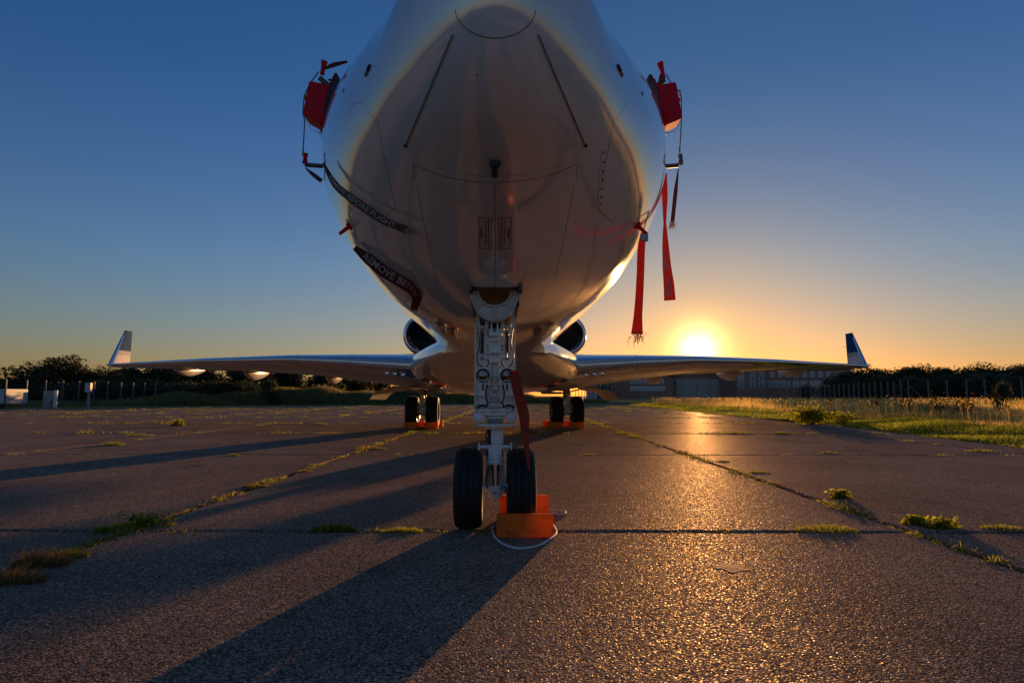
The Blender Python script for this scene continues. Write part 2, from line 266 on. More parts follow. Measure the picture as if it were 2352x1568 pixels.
# ---------------------------------------------------------------- mesh builder
WL = {}
def wloc(o): return WL.get(o.name, np.zeros(3)) if o else np.zeros(3)
class MB:
    def __init__(s): s.v = []; s.f = []
    def add(s, vs, fs):
        o = len(s.v); s.v += [tuple(float(c) for c in p) for p in vs]; s.f += [tuple(i + o for i in f) for f in fs]; return s
    def box(s, c, sz, rot=None):
        c = np.array(c, float); h = np.array(sz, float) / 2
        vs = [np.array([x, y, z]) * h for x in (-1, 1) for y in (-1, 1) for z in (-1, 1)]
        if rot is not None: M = np.array(rot); vs = [M @ p for p in vs]
        return s.add([c + p for p in vs], [(0, 1, 3, 2), (4, 6, 7, 5), (0, 4, 5, 1), (2, 3, 7, 6), (0, 2, 6, 4), (1, 5, 7, 3)])
    def cyl(s, p0, p1, r0, r1=None, n=20, caps=True):
        p0 = np.array(p0, float); p1 = np.array(p1, float); r1 = r0 if r1 is None else r1
        return s.lathe(p0, p1 - p0, [(0, r0), (np.linalg.norm(p1 - p0), r1)], n, caps)
    def lathe(s, o, d, prof, n=32, caps=True):
        o = np.array(o, float); d = np.array(d, float); d /= np.linalg.norm(d)
        a = np.array([0, 0, 1.]) if abs(d[2]) < .9 else np.array([1., 0, 0]); u = np.cross(a, d); u /= np.linalg.norm(u); w = np.cross(d, u)
        rings = [[o + d * t + (u * math.cos(2 * math.pi * k / n) + w * math.sin(2 * math.pi * k / n)) * r for k in range(n)] for t, r in prof]
        return s.loft(rings, True, caps)
    def loft(s, rings, closed=True, caps=True):
        n = len(rings[0]); vs = [p for r in rings for p in r]; fs = []
        for i in range(len(rings) - 1):
            for k in range(n if closed else n - 1):
                a = i * n + k; b = i * n + (k + 1) % n; fs.append((a, b, b + n, a + n))
        if caps and closed: fs.append(tuple(range(n))[::-1]); fs.append(tuple(range((len(rings) - 1) * n, len(rings) * n)))
        return s.add(vs, fs)
    def tube(s, pts, r, n=8, caps=True):
        pts = [np.array(p, float) for p in pts]; rings = []
        rr = r if hasattr(r, '__len__') else [r] * len(pts)
        pu = None
        for i, p in enumerate(pts):
            d = pts[min(i + 1, len(pts) - 1)] - pts[max(i - 1, 0)]; d /= (np.linalg.norm(d) + 1e-9)
            if pu is None:
                a = np.array([0, 0, 1.]) if abs(d[2]) < .8 else np.array([1., 0, 0]); pu = np.cross(a, d)
            pu = pu - d * (pu @ d); pu /= (np.linalg.norm(pu) + 1e-9); w = np.cross(d, pu)
            rings.append([p + (pu * math.cos(2 * math.pi * k / n) + w * math.sin(2 * math.pi * k / n)) * rr[i] for k in range(n)])
        return s.loft(rings, True, caps)
    def plate(s, pts, y0, y1):                       # outline in (x, z), extruded along y
        n = len(pts); vs = [(x, y0, z) for x, z in pts] + [(x, y1, z) for x, z in pts]
        fs = [tuple(range(n)), tuple(range(2 * n - 1, n - 1, -1))] + [(i, i + n, (i + 1) % n + n, (i + 1) % n) for i in range(n)]
        return s.add(vs, fs)
    def build(s, name, m, parent=None, smooth=35, bevel=0, origin=None, mats=None):
        me = bpy.data.meshes.new(name); V = np.array(s.v)
        o = (V.min(0) + V.max(0)) / 2 if origin is None else np.array(origin, float)
        me.from_pydata([tuple(p) for p in V - o], [], s.f)
        me.validate()
        me.materials.append(m)
        ob = bpy.data.objects.new(name, me); C.objects.link(ob)
        if bevel:
            bm = __import__('bmesh'); b = bm.new(); b.from_mesh(me)
            bm.ops.remove_doubles(b, verts=b.verts, dist=1e-5)
            bm.ops.recalc_face_normals(b, faces=b.faces)
            es = [e for e in b.edges if len(e.link_faces) == 2 and e.calc_face_angle(0) > R(40)]
            bm.ops.bevel(b, geom=es, offset=bevel, segments=2, affect='EDGES', clamp_overlap=True); b.to_mesh(me); b.free()
        else:
            bm = __import__('bmesh'); b = bm.new(); b.from_mesh(me); bm.ops.recalc_face_normals(b, faces=b.faces); b.to_mesh(me); b.free()
        if smooth:
            me.polygons.foreach_set('use_smooth', [True] * len(me.polygons)); me.set_sharp_from_angle(angle=R(smooth))
        ob.parent = parent; ob.location = tuple(o - wloc(parent)); WL[ob.name] = o
        return ob
def tag(o, label=None, cat=None, group=None, kind=None):
    if label: o['label'] = label
    if cat: o['category'] = cat
    if group: o['group'] = group
    if kind: o['kind'] = kind
    return o
def empty(name, loc, **k):
    o = bpy.data.objects.new(name, None); C.objects.link(o); o.location = tuple(loc); o.empty_display_size = .3; WL[o.name] = np.array(loc, float); return tag(o, **k) if k else o
def spline(pts, n=10):
    P = [np.array(p, float) for p in pts]; P = [2 * P[0] - P[1]] + P + [2 * P[-1] - P[-2]]; o = []
    for i in range(1, len(P) - 2):
        for k in range(n):
            t = k / n; a, b, c, d = P[i - 1:i + 3]
            o.append(.5 * ((2 * b) + (c - a) * t + (2 * a - 5 * b + 4 * c - d) * t * t + (3 * b - a - 3 * c + d) * t ** 3))
    return o + [P[-2]]
def text_geo(s, size, cw=1.0, bold=.0):
    cu = bpy.data.curves.new('txt', 'FONT'); cu.body = s; cu.size = size; cu.align_x = 'CENTER'; cu.align_y = 'CENTER'; cu.offset = bold; cu.resolution_u = 2
    ob = bpy.data.objects.new('txt', cu); C.objects.link(ob); dg = bpy.context.evaluated_depsgraph_get()
    me = ob.evaluated_get(dg).to_mesh(); vs = [(v.co.x * cw, v.co.y) for v in me.vertices]; fs = [tuple(p.vertices) for p in me.polygons]
    ob.evaluated_get(dg).to_mesh_clear(); bpy.data.objects.remove(ob); bpy.data.curves.remove(cu); return vs, fs
ORD = ['first', 'second', 'third', 'fourth', 'fifth', 'sixth', 'seventh', 'eighth', 'ninth', 'tenth', 'eleventh', 'twelfth', 'thirteenth', 'fourteenth', 'fifteenth', 'sixteenth', 'seventeenth', 'eighteenth', 'nineteenth', 'twentieth', 'twenty-first', 'twenty-second', 'twenty-third', 'twenty-fourth', 'twenty-fifth', 'twenty-sixth', 'twenty-seventh', 'twenty-eighth', 'twenty-ninth', 'thirtieth']

# ================================================================ GROUND
SA = R(2.1)                                              # heading of the slab grid
SU = np.array([math.cos(SA), -math.sin(SA)]); SV = np.array([math.sin(SA), math.cos(SA)])
def s2w(u, v): return SU * u + SV * v
mb = MB(); mb.add([(-2500, -600, -.07), (2500, -600, -.07), (2500, 4000, -.07), (-2500, 4000, -.07)], [(0, 1, 2, 3)])
tag(mb.build('ground', TURF, smooth=0, origin=(0, 0, -.07)), 'rough turf ground stretching to the horizon', kind='structure')
# edge of the paved apron (right side, then the far side), world metres
EDGE_R = [(7.6, 2.0), (8.6, 6.5), (9.35, 10.3), (9.85, 14.0), (10.75, 19.2), (10.7, 25.2), (12.4, 46.7), (14.8, 74)]
EDGE_F = [(14.8, 74), (2, 68), (-8, 64), (-16, 59), (-25, 54), (-38, 46.5), (-60, 36)]
def edge_x(y): return float(np.interp(y, [p[1] for p in EDGE_R], [p[0] for p in EDGE_R]))
def edge_y(x): return float(np.interp(x, [p[0] for p in EDGE_F[::-1]], [p[1] for p in EDGE_F[::-1]]))
base = MB(); pts = [(-60, -8)] + [(8.2, -8)] + EDGE_R + EDGE_F[1:]
base.add([(x, y, -.036) for x, y in pts], [tuple(range(len(pts)))])
apron = tag(base.build('concrete_apron', SOIL, smooth=0, origin=(0, 20, -.036)), 'old concrete apron of square slabs with weedy joints', kind='structure')
V0, U0, SP = 4.02, -2.60, 5.12
UL = [-2.60 + 5.3 * k for k in range(-10, 0)] + [-2.60, 2.62, 7.9, 13.2, 18.5]
VL = [4.02 + SP * k for k in range(-3, 15)]
def clip(poly, inside, inter):
    o = []
    for i in range(len(poly)):
        a, b = poly[i], poly[(i + 1) % len(poly)]
        if inside(a): o.append(a)
        if inside(a) != inside(b): o.append(inter(a, b))
    return o
def clip_edge(poly):
    segs = list(zip(EDGE_R[:-1], EDGE_R[1:])) + list(zip(EDGE_F[:-1], EDGE_F[1:]))
    cx = sum(p[0] for p in poly) / len(poly); cy = sum(p[1] for p in poly) / len(poly)
    for (a, b) in segs:
        # only nearby edges cut
        mx_, my_ = (a[0] + b[0]) / 2, (a[1] + b[1]) / 2
        L = math.hypot(b[0] - a[0], b[1] - a[1])
        if math.hypot(cx - mx_, cy - my_) > L / 2 + 5: continue
        nx, ny = (b[1] - a[1]), -(b[0] - a[0])
        f = lambda p: (p[0] - a[0]) * nx + (p[1] - a[1]) * ny
        def inter(p, q, f=f):
            t = f(p) / (f(p) - f(q)); return (p[0] + (q[0] - p[0]) * t, p[1] + (q[1] - p[1]) * t)
        poly = clip(poly, lambda p: f(p) <= 0, inter)
        if len(poly) < 3: return poly
    return poly
nslab = 0
for i in range(len(UL) - 1):
    for j in range(len(VL) - 1):
        u0, u1, v0, v1 = UL[i], UL[i + 1], VL[j], VL[j + 1]
        near = v0 < 20
        g = .02 if near else .026
        nseg = 60 if v0 < 12 and abs(u0) < 14 else (12 if near else 1)
        jt = .012 if near else 0
        q = []
        for (a, b) in (((u0 + g, v0 + g), (u1 - g, v0 + g)), ((u1 - g, v0 + g), (u1 - g, v1 - g)), ((u1 - g, v1 - g), (u0 + g, v1 - g)), ((u0 + g, v1 - g), (u0 + g, v0 + g))):
            w = 0
            for k in range(nseg):
                t = k / nseg; w = w * .75 + random.gauss(0, jt * .6)
                nn = (-(b[1] - a[1]) / 5.1, (b[0] - a[0]) / 5.1)
                e = abs(w) if k else 0
                q.append((a[0] + (b[0] - a[0]) * t + nn[0] * e, a[1] + (b[1] - a[1]) * t + nn[1] * e))
        P = [tuple(s2w(*p)) for p in q]
        cxy = s2w((u0 + u1) / 2, (v0 + v1) / 2)
        if cxy[0] > edge_x(max(2, cxy[1])) + 4 or cxy[1] > edge_y(cxy[0]) + 4 or cxy[0] < -56: continue
        if cxy[0] > edge_x(max(2, cxy[1])) - 5 or cxy[1] > edge_y(cxy[0]) - 6: P = clip_edge(P)
        if len(P) < 3: continue
        A = np.array(P); c = A.mean(0)
        if (A.max(0) - A.min(0)).min() < .4: continue
        if v1 < 1.0: pass
        inw = lambda A, d: A + (c - A) / np.maximum(1e-6, np.linalg.norm(c - A, axis=1, keepdims=True)) * d
        lv = 0 if v0 < 5 else 1; dz = random.uniform(-.004, .004) * lv; tx, ty = random.uniform(-.0012, .0012) * lv, random.uniform(-.0012, .0012) * lv
        zt = lambda A: dz + (A[:, 0] - c[0]) * tx + (A[:, 1] - c[1]) * ty
        T = inw(A, .022 if near else .01); n = len(A)
        T2 = inw(A, .009)
        vs = [(x, y, z) for (x, y), z in zip(T, zt(T))] + [(x, y, z - .004) for (x, y), z in zip(T2, zt(T2))] + [(x, y, z - .014) for (x, y), z in zip(A, zt(A))] + [(x, y, -.0355) for x, y in A]
        fs = [tuple(range(n))]
        for r_ in range(3):
            fs += [(r_ * n + k, (r_ + 1) * n + k, (r_ + 1) * n + (k + 1) % n, r_ * n + (k + 1) % n) for k in range(n)]
        m_ = MB(); m_.add(vs, fs); m_.build('slab', CONC, apron, smooth=0, origin=(c[0], c[1], 0)); nslab += 1
print('slabs', nslab)

# ================================================================ AIRCRAFT: fuselage
TAB = [(2.1, 0.0, 2.766, 2.766, 2.766), (2.125, 0.136, 2.441, 2.866, 2.786), (2.4, 0.418, 2.105, 2.967, 2.578), (2.75, 0.637, 1.972, 3.104, 2.434), (3.2, 0.896, 1.794, 3.317, 2.486), (3.7, 1.12, 1.59, 3.574, 2.62),
       (4.2, 1.273, 1.5, 3.803, 2.725), (4.7, 1.342, 1.46, 4.001, 2.825), (5.3, 1.399, 1.45, 4.188, 2.905), (6.5, 1.40, 1.45, 4.22, 2.86), (20, 1.40, 1.45, 4.22, 2.86), (24, 1.25, 1.75, 4.2, 2.95), (29, .75, 2.6, 4.15, 3.35), (33, .15, 3.5, 3.9, 3.7)]
TT = np.array(TAB); SS = np.sqrt(TT[:, 0] - 2.1)
def pch(xs, ys, x):
    x = np.asarray(x, float); h = np.diff(xs); d = np.diff(ys) / h; m = np.zeros(len(xs)); m[0] = d[0]; m[-1] = d[-1]
    for i in range(1, len(xs) - 1):
        m[i] = 0 if d[i - 1] * d[i] <= 0 else (h[i - 1] + h[i]) * 3 / ((2 * h[i] + h[i - 1]) / d[i - 1] + (h[i] + 2 * h[i - 1]) / d[i])
    i = np.clip(np.searchsorted(xs, x) - 1, 0, len(xs) - 2); t = (x - xs[i]) / h[i]
    return (2 * t**3 - 3 * t**2 + 1) * ys[i] + (t**3 - 2 * t**2 + t) * h[i] * m[i] + (-2 * t**3 + 3 * t**2) * ys[i + 1] + (t**3 - t**2) * h[i] * m[i + 1]
def sec(Y):
    s = math.sqrt(max(Y - 2.1, 0)); return [float(pch(SS, TT[:, k], s)) for k in range(1, 5)]
def texp(Y): return 1.8 + .2 * min(1, max(0, (Y - 5.5) / 2.5))
def bexp(Y): return 2.05 + .12 * min(1, max(0, (Y - 3.5) / 1.5))    # lower lobe a little fuller than an ellipse
def fus_val(p):
    Y = p[1]
    if Y < 2.1 or Y > 33: return 9
    w, zb, zt, zc = sec(Y)
    if w < 1e-4: return 9
    if p[2] >= zc: return (abs(p[0]) / w)**texp(Y) + ((p[2] - zc) / (zt - zc + 1e-9))**texp(Y) - 1
    e = bexp(Y); return (abs(p[0]) / w)**e + ((zc - p[2]) / (zc - zb + 1e-9))**e - 1
def hit(px, py, ymax=9):
    d = ray(px, py); d = d / d[1]; o = np.array([0, 0, CAMH]); Y = 2.1
    while Y < ymax and fus_val(o + d * Y) > 0: Y += .02
    if Y >= ymax: return None
    a, b = Y - .02, Y
    for _ in range(18):
        m_ = (a + b) / 2
        if fus_val(o + d * m_) > 0: a = m_
        else: b = m_
    p = o + d * b; e = 1e-3
    nrm = np.array([fus_val(p + np.eye(3)[k] * e) - fus_val(p - np.eye(3)[k] * e) for k in range(3)]); return p, nrm / np.linalg.norm(nrm)
CUT, WY0, WY1 = .152, 3.70, 4.78
def ring(Y):
    w, zb, zt, zc = sec(Y); e = bexp(Y); pts = []
    c = min(CUT / max(w, 1e-6), .5)
    # bottom strip then up the right side, over the top, down the left
    xs = np.linspace(-c, c, 9)
    bot = [(x * w, zc - (zc - zb) * max(0, 1 - abs(x)**e)**(1 / e)) for x in xs]
    a0 = math.asin(c); right = []
    for k in range(1, 32):
        a = a0 + (math.pi / 2 - a0) * k / 31; x = math.sin(a) if k < 31 else 1.0
        right.append((x * w, zc - (zc - zb) * max(0, 1 - abs(x)**e)**(1 / e)))
    for k in range(1, 40):
        a = math.pi * k / 40; te = 2 / texp(Y); ca = math.cos(a); right.append((math.copysign(abs(ca)**te, ca) * w, zc + (zt - zc) * math.sin(a)**te))
    left = [(-x, z) for x, z in right[:31][::-1]]
    return [(x, Y, z) for x, z in bot + right + left]
jet = empty('business_jet', (0, 12, 0), label='white twin-engine business jet parked nose-on with red covers and winglets', cat='aeroplane')
ys = [2.1 + t * t for t in np.linspace(.012, math.sqrt(WY0 - 2.1), 64)] + list(np.linspace(WY0, WY1, 34))[1:] + list(np.linspace(WY1, 8, 40))[1:] + list(np.linspace(8, 20, 24))[1:] + list(np.linspace(20, 33, 28))[1:]
ys[63] = WY0
rings = [ring(Y) for Y in ys]; n = len(rings[0]); fu = MB(); fs = []
for i in range(len(rings) - 1):
    for k in range(n):
        if k < 8 and ys[i] >= WY0 - 1e-6 and ys[i + 1] <= WY1 + 1e-6: continue
        a = i * n + k; b = i * n + (k + 1) % n; fs.append((a, b, b + n, a + n))
fs.append(tuple(range(n))); fs.append(tuple(range((len(rings) - 1) * n, len(rings) * n)))
fu.add([p for r_ in rings for p in r_], fs)
fus = fu.build('fuselage', PAINT, jet, smooth=50)
# gear bay walls
b = MB(); w_ = CUT + .012
b.box((-w_, (WY0 + WY1) / 2, 1.83), (.02, WY1 - WY0 + .04, .52)); b.box((w_, (WY0 + WY1) / 2, 1.83), (.02, WY1 - WY0 + .04, .52))
b.box((0, (WY0 + WY1) / 2, 2.1), (2 * w_, WY1 - WY0, .02)); b.box((0, WY1 + .012, 1.8), (2 * w_, .02, .6)); b.box((0, WY0 - .012, 1.9), (2 * w_, .02, .42))
b.build('gear_bay', GEARG, jet, smooth=0)
b = MB()
for s in (-1, 1):                                        # black seals along the sides of the bay and hinge blocks
    zz = lambda Y: sec(Y)[1]
    pl = [(s * (CUT + .001), Y, zz(Y) - .002) for Y in np.linspace(WY0, WY1 - .05, 14)]
    b.tube(pl, .007, 6)
    for Y in (3.74, 3.98): b.box((s * (CUT + .004), Y, zz(Y) - .006), (.016, .07, .03))
b.build('bay_seal', BLACK, jet)
def surf_path(pts, n=14, off=.0):
    o = []; P = spline([(*p, 0) for p in pts], n) if len(pts) > 2 else [np.array([*pts[0], 0]) * (1 - t) + np.array([*pts[1], 0]) * t for t in np.linspace(0, 1, n)]
    for p in P:
        h = hit(p[0], p[1])
        if h: o.append(h[0] + h[1] * off)
    return o
def seam(pts, r=.0022, name='panel_seam', m=SEAM, n=14, poly=False, off=-.0004):
    if poly:
        o = []
        for a, b_ in zip(pts[:-1], pts[1:]): o += surf_path([a, b_], max(3, int(n)), off)
    else: o = surf_path(pts, n, off)
    if len(o) > 2: return MB().tube(o, r * (.68 if name == 'panel_seam' else 1), 6).build(name, m, fus)
MX = lambda pts: [(2276 - x, y) for x, y in pts]          # the same line on the other side of the centreline (centre x = 1138)
# centre line between nose gear doors, door outline
seam([(1137, 419), (1137, 540), (1137, 661)], .0028)
seam([(949, 377), (1010, 402), (1075, 415), (1137, 420), (1200, 415), (1265, 402), (1324, 377)], .0026)
for f in (lambda p: p, MX):
    seam(f([(949, 377), (953, 409), (944, 412)]), .0022, poly=True, n=6)
    seam(f([(957, 428), (975, 520), (990, 590), (1003, 650)]))
    seam(f([(868, 280), (880, 350), (895, 420), (910, 475), (880, 500), (866, 512)]), poly=True)
    seam(f([(1072, 628), (1080, 662)]), n=6)
    seam(f([(835, 235), (850, 262), (868, 280)]), .0015)
    seam(f([(1020, 640), (1040, 700), (1060, 735)]), .0012)
seam([(800, 262), (812, 240), (835, 235)], .0016)
seam([(1380, 350), (1376, 420), (1372, 490), (1367, 545)], .0016)
seam([(1015, 398), (1137, 406), (1260, 398)], .0012)
# radome tip boot outline
capl = []
for a in np.linspace(math.pi * 1.02, math.pi * 1.98, 46):                     # lower half of the boot; the rest rises out of the frame
    capl.append((1138 + 93 * math.cos(a), 18 - 70 * math.sin(a)))
cp_ = []
for p_ in capl:
    h_ = hit(*p_)
    if h_: cp_.append(h_[0])
MB().tube(cp_, .0016, 6).build('radome_tip_seam', SEAM, fus)
# lightning diverter strips
for f in (lambda p: p, MX):
    L = [(1041, 80), (1005, 165), (968, 250), (932, 334)]
    seam(f(L), .0055, 'lightning_strip', STRIP, 12, off=.0015); seam(f(L), .0016, 'lightning_strip_core', BLACK, 12, off=.0062)
    e = hit(*f([(932, 334)])[0]); MB().cyl(e[0], e[0] + e[1] * .008, .009).build('strip_end_stud', BLACK, fus)
# black drain / vent mast under the nose
hv = hit(1137, 372); hv2 = hit(1137, 402)
mb = MB(); mb.box(hv[0] + hv[1] * .010 + np.array([0, 0, 0]), (.054, .028, .026)); ob = mb.build('vent_cap', BLACK, fus, bevel=.004)
mb = MB(); d = hv2[0] - hv[0]; mb.tube([hv[0] + hv[1] * .004, hv2[0] + hv2[1] * .006], .0155, 8); mb.build('vent_body', BLACK, fus)
# flush screws and small ports
for (x, y) in [(1385, 350), (1386, 372), (1385, 393), (1384, 414), (1383, 434), (1381, 452), (1379, 468)]:
    h = hit(x, y); MB().cyl(h[0] - h[1] * .002, h[0] + h[1] * .0025, .006, n=10).build('access_screw', BLACK, fus)
for s, (x, y) in ((1, (846, 163)), (-1, (1423, 163))):
    h = hit(x, y); h2 = hit(x - 5 * s, y + 12); h3 = hit(x + 5 * s, y - 12)
    MB().tube([h3[0], h[0]], .012, 4).build('static_port', BLACK, fus); MB().tube([h[0] + h[1] * .001, h2[0] + h[1] * .001], .010, 4).build('static_port_plate', STEEL, fus)
for (x, y) in [(790, 205), (1474, 212)]:
    h = hit(x, y)
    if h: MB().tube([h[0], h[0] + np.array([0, .02, -.05])], .008, 4).build('ice_detector', BLACK, fus)
# drain holes rows / rivets near the chine, right side
rv = MB()
for k in range(26):
    t = k / 25; h = hit(1275 + 205 * t, 735 - 190 * t**.9)
    if h: rv.cyl(h[0] - h[1] * .002, h[0] + h[1] * .0018, .0035, n=6)
    h = hit(2276 - (1275 + 205 * t), 735 - 190 * t**.9)
    if h: rv.cyl(h[0] - h[1] * .002, h[0] + h[1] * .0018, .0035, n=6)
if rv.v: tag(rv.build('skin_rivets', ALU, fus), kind='stuff')
rvs = MB()
for line in ([(1000, 384), (1060, 399), (1137, 404), (1214, 399), (1276, 384)], [(962, 440), (980, 525), (996, 596), (1008, 650)], [(1313, 440), (1296, 525), (1280, 596), (1268, 650)], [(1131, 432), (1131, 540), (1131, 655)], [(1145, 432), (1145, 540), (1145, 655)],
             [(850, 470), (890, 560), (950, 640), (1010, 700), (1070, 735)], [(1426, 470), (1386, 560), (1326, 640), (1266, 700), (1206, 735)], [(880, 300), (892, 372), (908, 440), (922, 480)], [(1396, 300), (1384, 372), (1368, 440), (1354, 480)],
             [(830, 300), (822, 380), (840, 450), (870, 520)], [(1446, 300), (1454, 380), (1436, 450), (1406, 520)]):
    for p_ in spline([(*q_, 0) for q_ in line], 9):
        h = hit(p_[0], p_[1])
        if h: rvs.cyl(h[0] - h[1] * .001, h[0] + h[1] * .0007, .0026, n=6)
tag(rvs.build('skin_rivets', ALU, fus), kind='stuff')
# door placards with printed warnings
def bottom_z(x, Y):
    w, zb, zt, zc = sec(Y); e = bexp(Y); return zc - (zc - zb) * (1 - abs(x / w)**e)**(1 / e)
for s in (-1, 1):
    h0 = hit(1137 + s * 23, 499.5)[0]; h1 = hit(1137 + s * 23, 571)[0]; cy = (h0[1] + h1[1]) / 2; ln = abs(h1[1] - h0[1]); x0 = h0[0]; wd = .070
    def onb(tx, ty):                                       # text space (x right, y up) onto the belly
        X = x0 + s * ty; Y = cy + s * tx; return (X, Y, bottom_z(X, Y) - .0012)
    fr = MB()
    hx, hy = ln / 2, wd / 2
    for (a, b_) in (((-hx, -hy), (hx, -hy)), ((hx, -hy), (hx, hy)), ((hx, hy), (-hx, hy)), ((-hx, hy), (-hx, -hy))):
        fr.tube([onb(a[0] + (b_[0] - a[0]) * t, a[1] + (b_[1] - a[1]) * t) for t in np.linspace(0, 1, 6)], .0016, 4)
    pl_ = fr.build('warning_placard', TXTRED, fus, smooth=0)
    tx = MB()
    for (t, sz, yy) in (('WARNING', .021, .021), ('DO NOT ENTER IF SAFETY PIN IS', .0115, -.002), ('NOT INSTALLED ON NLG DOOR MECHANISM', .0115, -.019)):
        vs, f_ = text_geo(t, sz, .92 if sz > .02 else ln * .92 / (sz * .60 * len(t)), .0004)
        tx.add([onb(x, y + yy) for x, y in vs], f_)
    tx.build('placard_text', TXTRED, fus, smooth=0)

# ================================================================ belly fairing
def lerp_tab(tab, Y): T_ = np.array(tab); return [float(pch(T_[:, 0], T_[:, k], Y)) for k in range(1, T_.shape[1])]
BT = [(8.2, .70, 1.52, 1.85), (9.0, 1.02, 1.36, 1.88), (10, 1.32, 1.20, 1.92), (11, 1.56, 1.07, 1.96), (12, 1.72, .985, 2.0), (13.5, 1.76, .94, 2.02), (18, 1.70, .955, 2.05), (20.5, 1.35, 1.15, 2.1), (23, .8, 1.6, 2.4)]
rings = []
for Y in list(np.linspace(8.2, 14, 40)) + list(np.linspace(14.3, 23, 30)):
    w, zb, zt = lerp_tab(BT, Y); zc = 1.50; e = 2.35; r_ = []
    for k in range(64):
        a = 2 * math.pi * k / 64; ca, sa = math.cos(a), math.sin(a)
        zz = zt - zc if sa > 0 else zc - zb
        r_.append((math.copysign(abs(ca)**(2 / e), ca) * w, Y, zc + math.copysign(abs(sa)**(2 / e), sa) * zz))
    rings.append(r_)
MB().loft(rings).build('belly_fairing', PAINT, jet, smooth=60)

# ================================================================ wings
def airfoil(n=26):
    t = (1 - np.cos(np.linspace(0, math.pi, n))) / 2
    y = 5 * (.2969 * np.sqrt(t) - .126 * t - .3516 * t**2 + .2843 * t**3 - .1036 * t**4)
    return t, y
AT, AY = airfoil()
WT = [(1.2, 12.05, 1.50, 6.3, .130, 1.20), (1.75, 12.42, 1.55, 5.9, .130, 1.23), (3.4, 13.65, 1.70, 4.75, .122, 1.38), (5.3, 15.10, 1.84, 3.65, .112, 1.56), (8.7, 17.70, 1.95, 2.75, .105, 1.76), (14.0, 21.74, 2.04, 1.42, .095, 2.00), (14.3, 21.97, 2.045, 1.36, .09, 2.01)]
def wing_pt(s, X, t, side, grow=0):
    """point on the wing skin; side +1 upper, -1 lower"""
    T_ = np.array(WT); f = lambda k: float(np.interp(X, T_[:, 0], T_[:, k]))
    c = f(3); zz = f(2) + (f(5) - f(2)) * t; y = float(np.interp(t, AT, AY)) * f(4) * c
    return np.array([s * X, f(1) + c * t, zz + side * (y + grow)])
LEX = [1.2, 3.35, 5.0, 8.6, 11.3, 14.3]
for s in (-1, 1):
    XS = sorted(set(list(np.linspace(1.2, 14.3, 30)) + LEX))
    wb = MB(); rings = []
    for X in XS:
        up_ = [wing_pt(s, X, t, 1) for t in AT[::-1]]; lo = [wing_pt(s, X, t, -1) for t in AT[1:]]
        rings.append(up_ + lo)
    wb.loft(rings); wing = wb.build('wing', SILVERP, jet, smooth=40)
    sp = MB(); nx = 0
    for a, b_ in zip(LEX[:-1], LEX[1:]):                  # polished slats wrapped over the leading edge
        a2, b2 = a + (.012 if a > 1.3 else .0), b_ - .012; sl_ = MB(); rr = []
        for X in np.linspace(a2, b2, 10):
            up_ = [wing_pt(s, X, t, 1, .004) for t in np.linspace(.14, 0, 12)**1.0]; lo = [wing_pt(s, X, t, -1, .004) for t in np.linspace(.0, .055, 8)[1:]]
            for L_ in (up_, lo):
                pass
            # push the nose forward a touch so the slat stands proud
            P_ = [p + np.array([0, -.004, 0]) for p in up_ + lo]; rr.append(P_)
        sl_.loft(rr, closed=False, caps=False); sl_.build('slat', ALU, wing, smooth=60)
    for t0 in (.62, .78):                                 # flap and spoiler gaps underneath
        MB().tube([wing_pt(s, X, t0, -1, .001) for X in np.linspace(2.2, 13.6, 30)], .006, 5).build('panel_gap', SEAM, wing)
    for X in (5.2, 8.3, 11.2):
        MB().tube([wing_pt(s, X, t, -1, .001) for t in np.linspace(.62, .97, 6)], .006, 5).build('panel_gap', SEAM, wing)
    # flap track fairings
    for X, fy0, fy1, wd, dp in ((10.75, 19.95, 21.95, .13, .24), (7.95, 18.75, 20.75, .15, .28), (4.95, 17.35, 19.15, .16, .24)):
        rings = []
        for t in np.linspace(0, 1, 22):
            Y = fy0 + (fy1 - fy0) * t; T_ = np.array(WT); f = lambda k: float(np.interp(X, T_[:, 0], T_[:, k]))
            tw = min(.98, (Y - f(1)) / f(3)); top = wing_pt(s, X, tw, -1)[2] + .03
            q = math.sin(math.pi * min(1, t * 1.02 + .02) ** .8) if t < .5 else math.cos((t - .5) * 2.1)**.8 if t < .98 else .42
            q = (math.sin(math.pi / 2 * min(1, t / .45)))**.7 if t < .45 else max(.30, 1 - ((t - .45) / .62)**2.2)
            ww, dd = wd * q, dp * q
            rings.append([(s * X + ww * math.cos(a), Y, top - .03 + (dd * math.sin(a) if math.sin(a) < 0 else .05 * math.sin(a))) for a in np.linspace(0, 2 * math.pi, 20, endpoint=False)])
        MB().loft(rings).build('flap_track_fairing', PAINT2, wing, smooth=50)
    # winglet: white root, blue upper part, pale leading edge
    def wl(u, t, o=0):                                    # u up the winglet, t along chord
        le = np.array([s * (14.30 + .16 * u + .0 * u), 22.05 + 1.12 * u, 2.05 + 1.40 * u]); c = 1.28 - .80 * u
        y = float(np.interp(t, AT, AY)) * .085 * c
        return le + np.array([o * y, c * t, 0])
    def wl_band(u0, u1, grow=0):
        rr = []
        for u in np.linspace(u0, u1, 6):
            a = [wl(u, t, 1) + np.array([grow, 0, 0]) for t in AT[::-1]]; b2 = [wl(u, t, -1) - np.array([grow, 0, 0]) for t in AT[1:]]; rr.append(a + b2)
        return MB().loft(rr)
    wb = MB(); a = [[wing_pt(s, 14.3, t, 1) for t in AT[::-1]] + [wing_pt(s, 14.3, t, -1) for t in AT[1:]]]
    a.append([np.array([s * 14.33, 0, .03]) * np.array([1, 1, 1]) + np.array([0, p[1], p[2]]) for p in a[0]])
    a[1] = [(s * 14.36, p[1] + .02, 2.04 + (p[2] - 2.04) * .8 + .03) for p in a[0]]
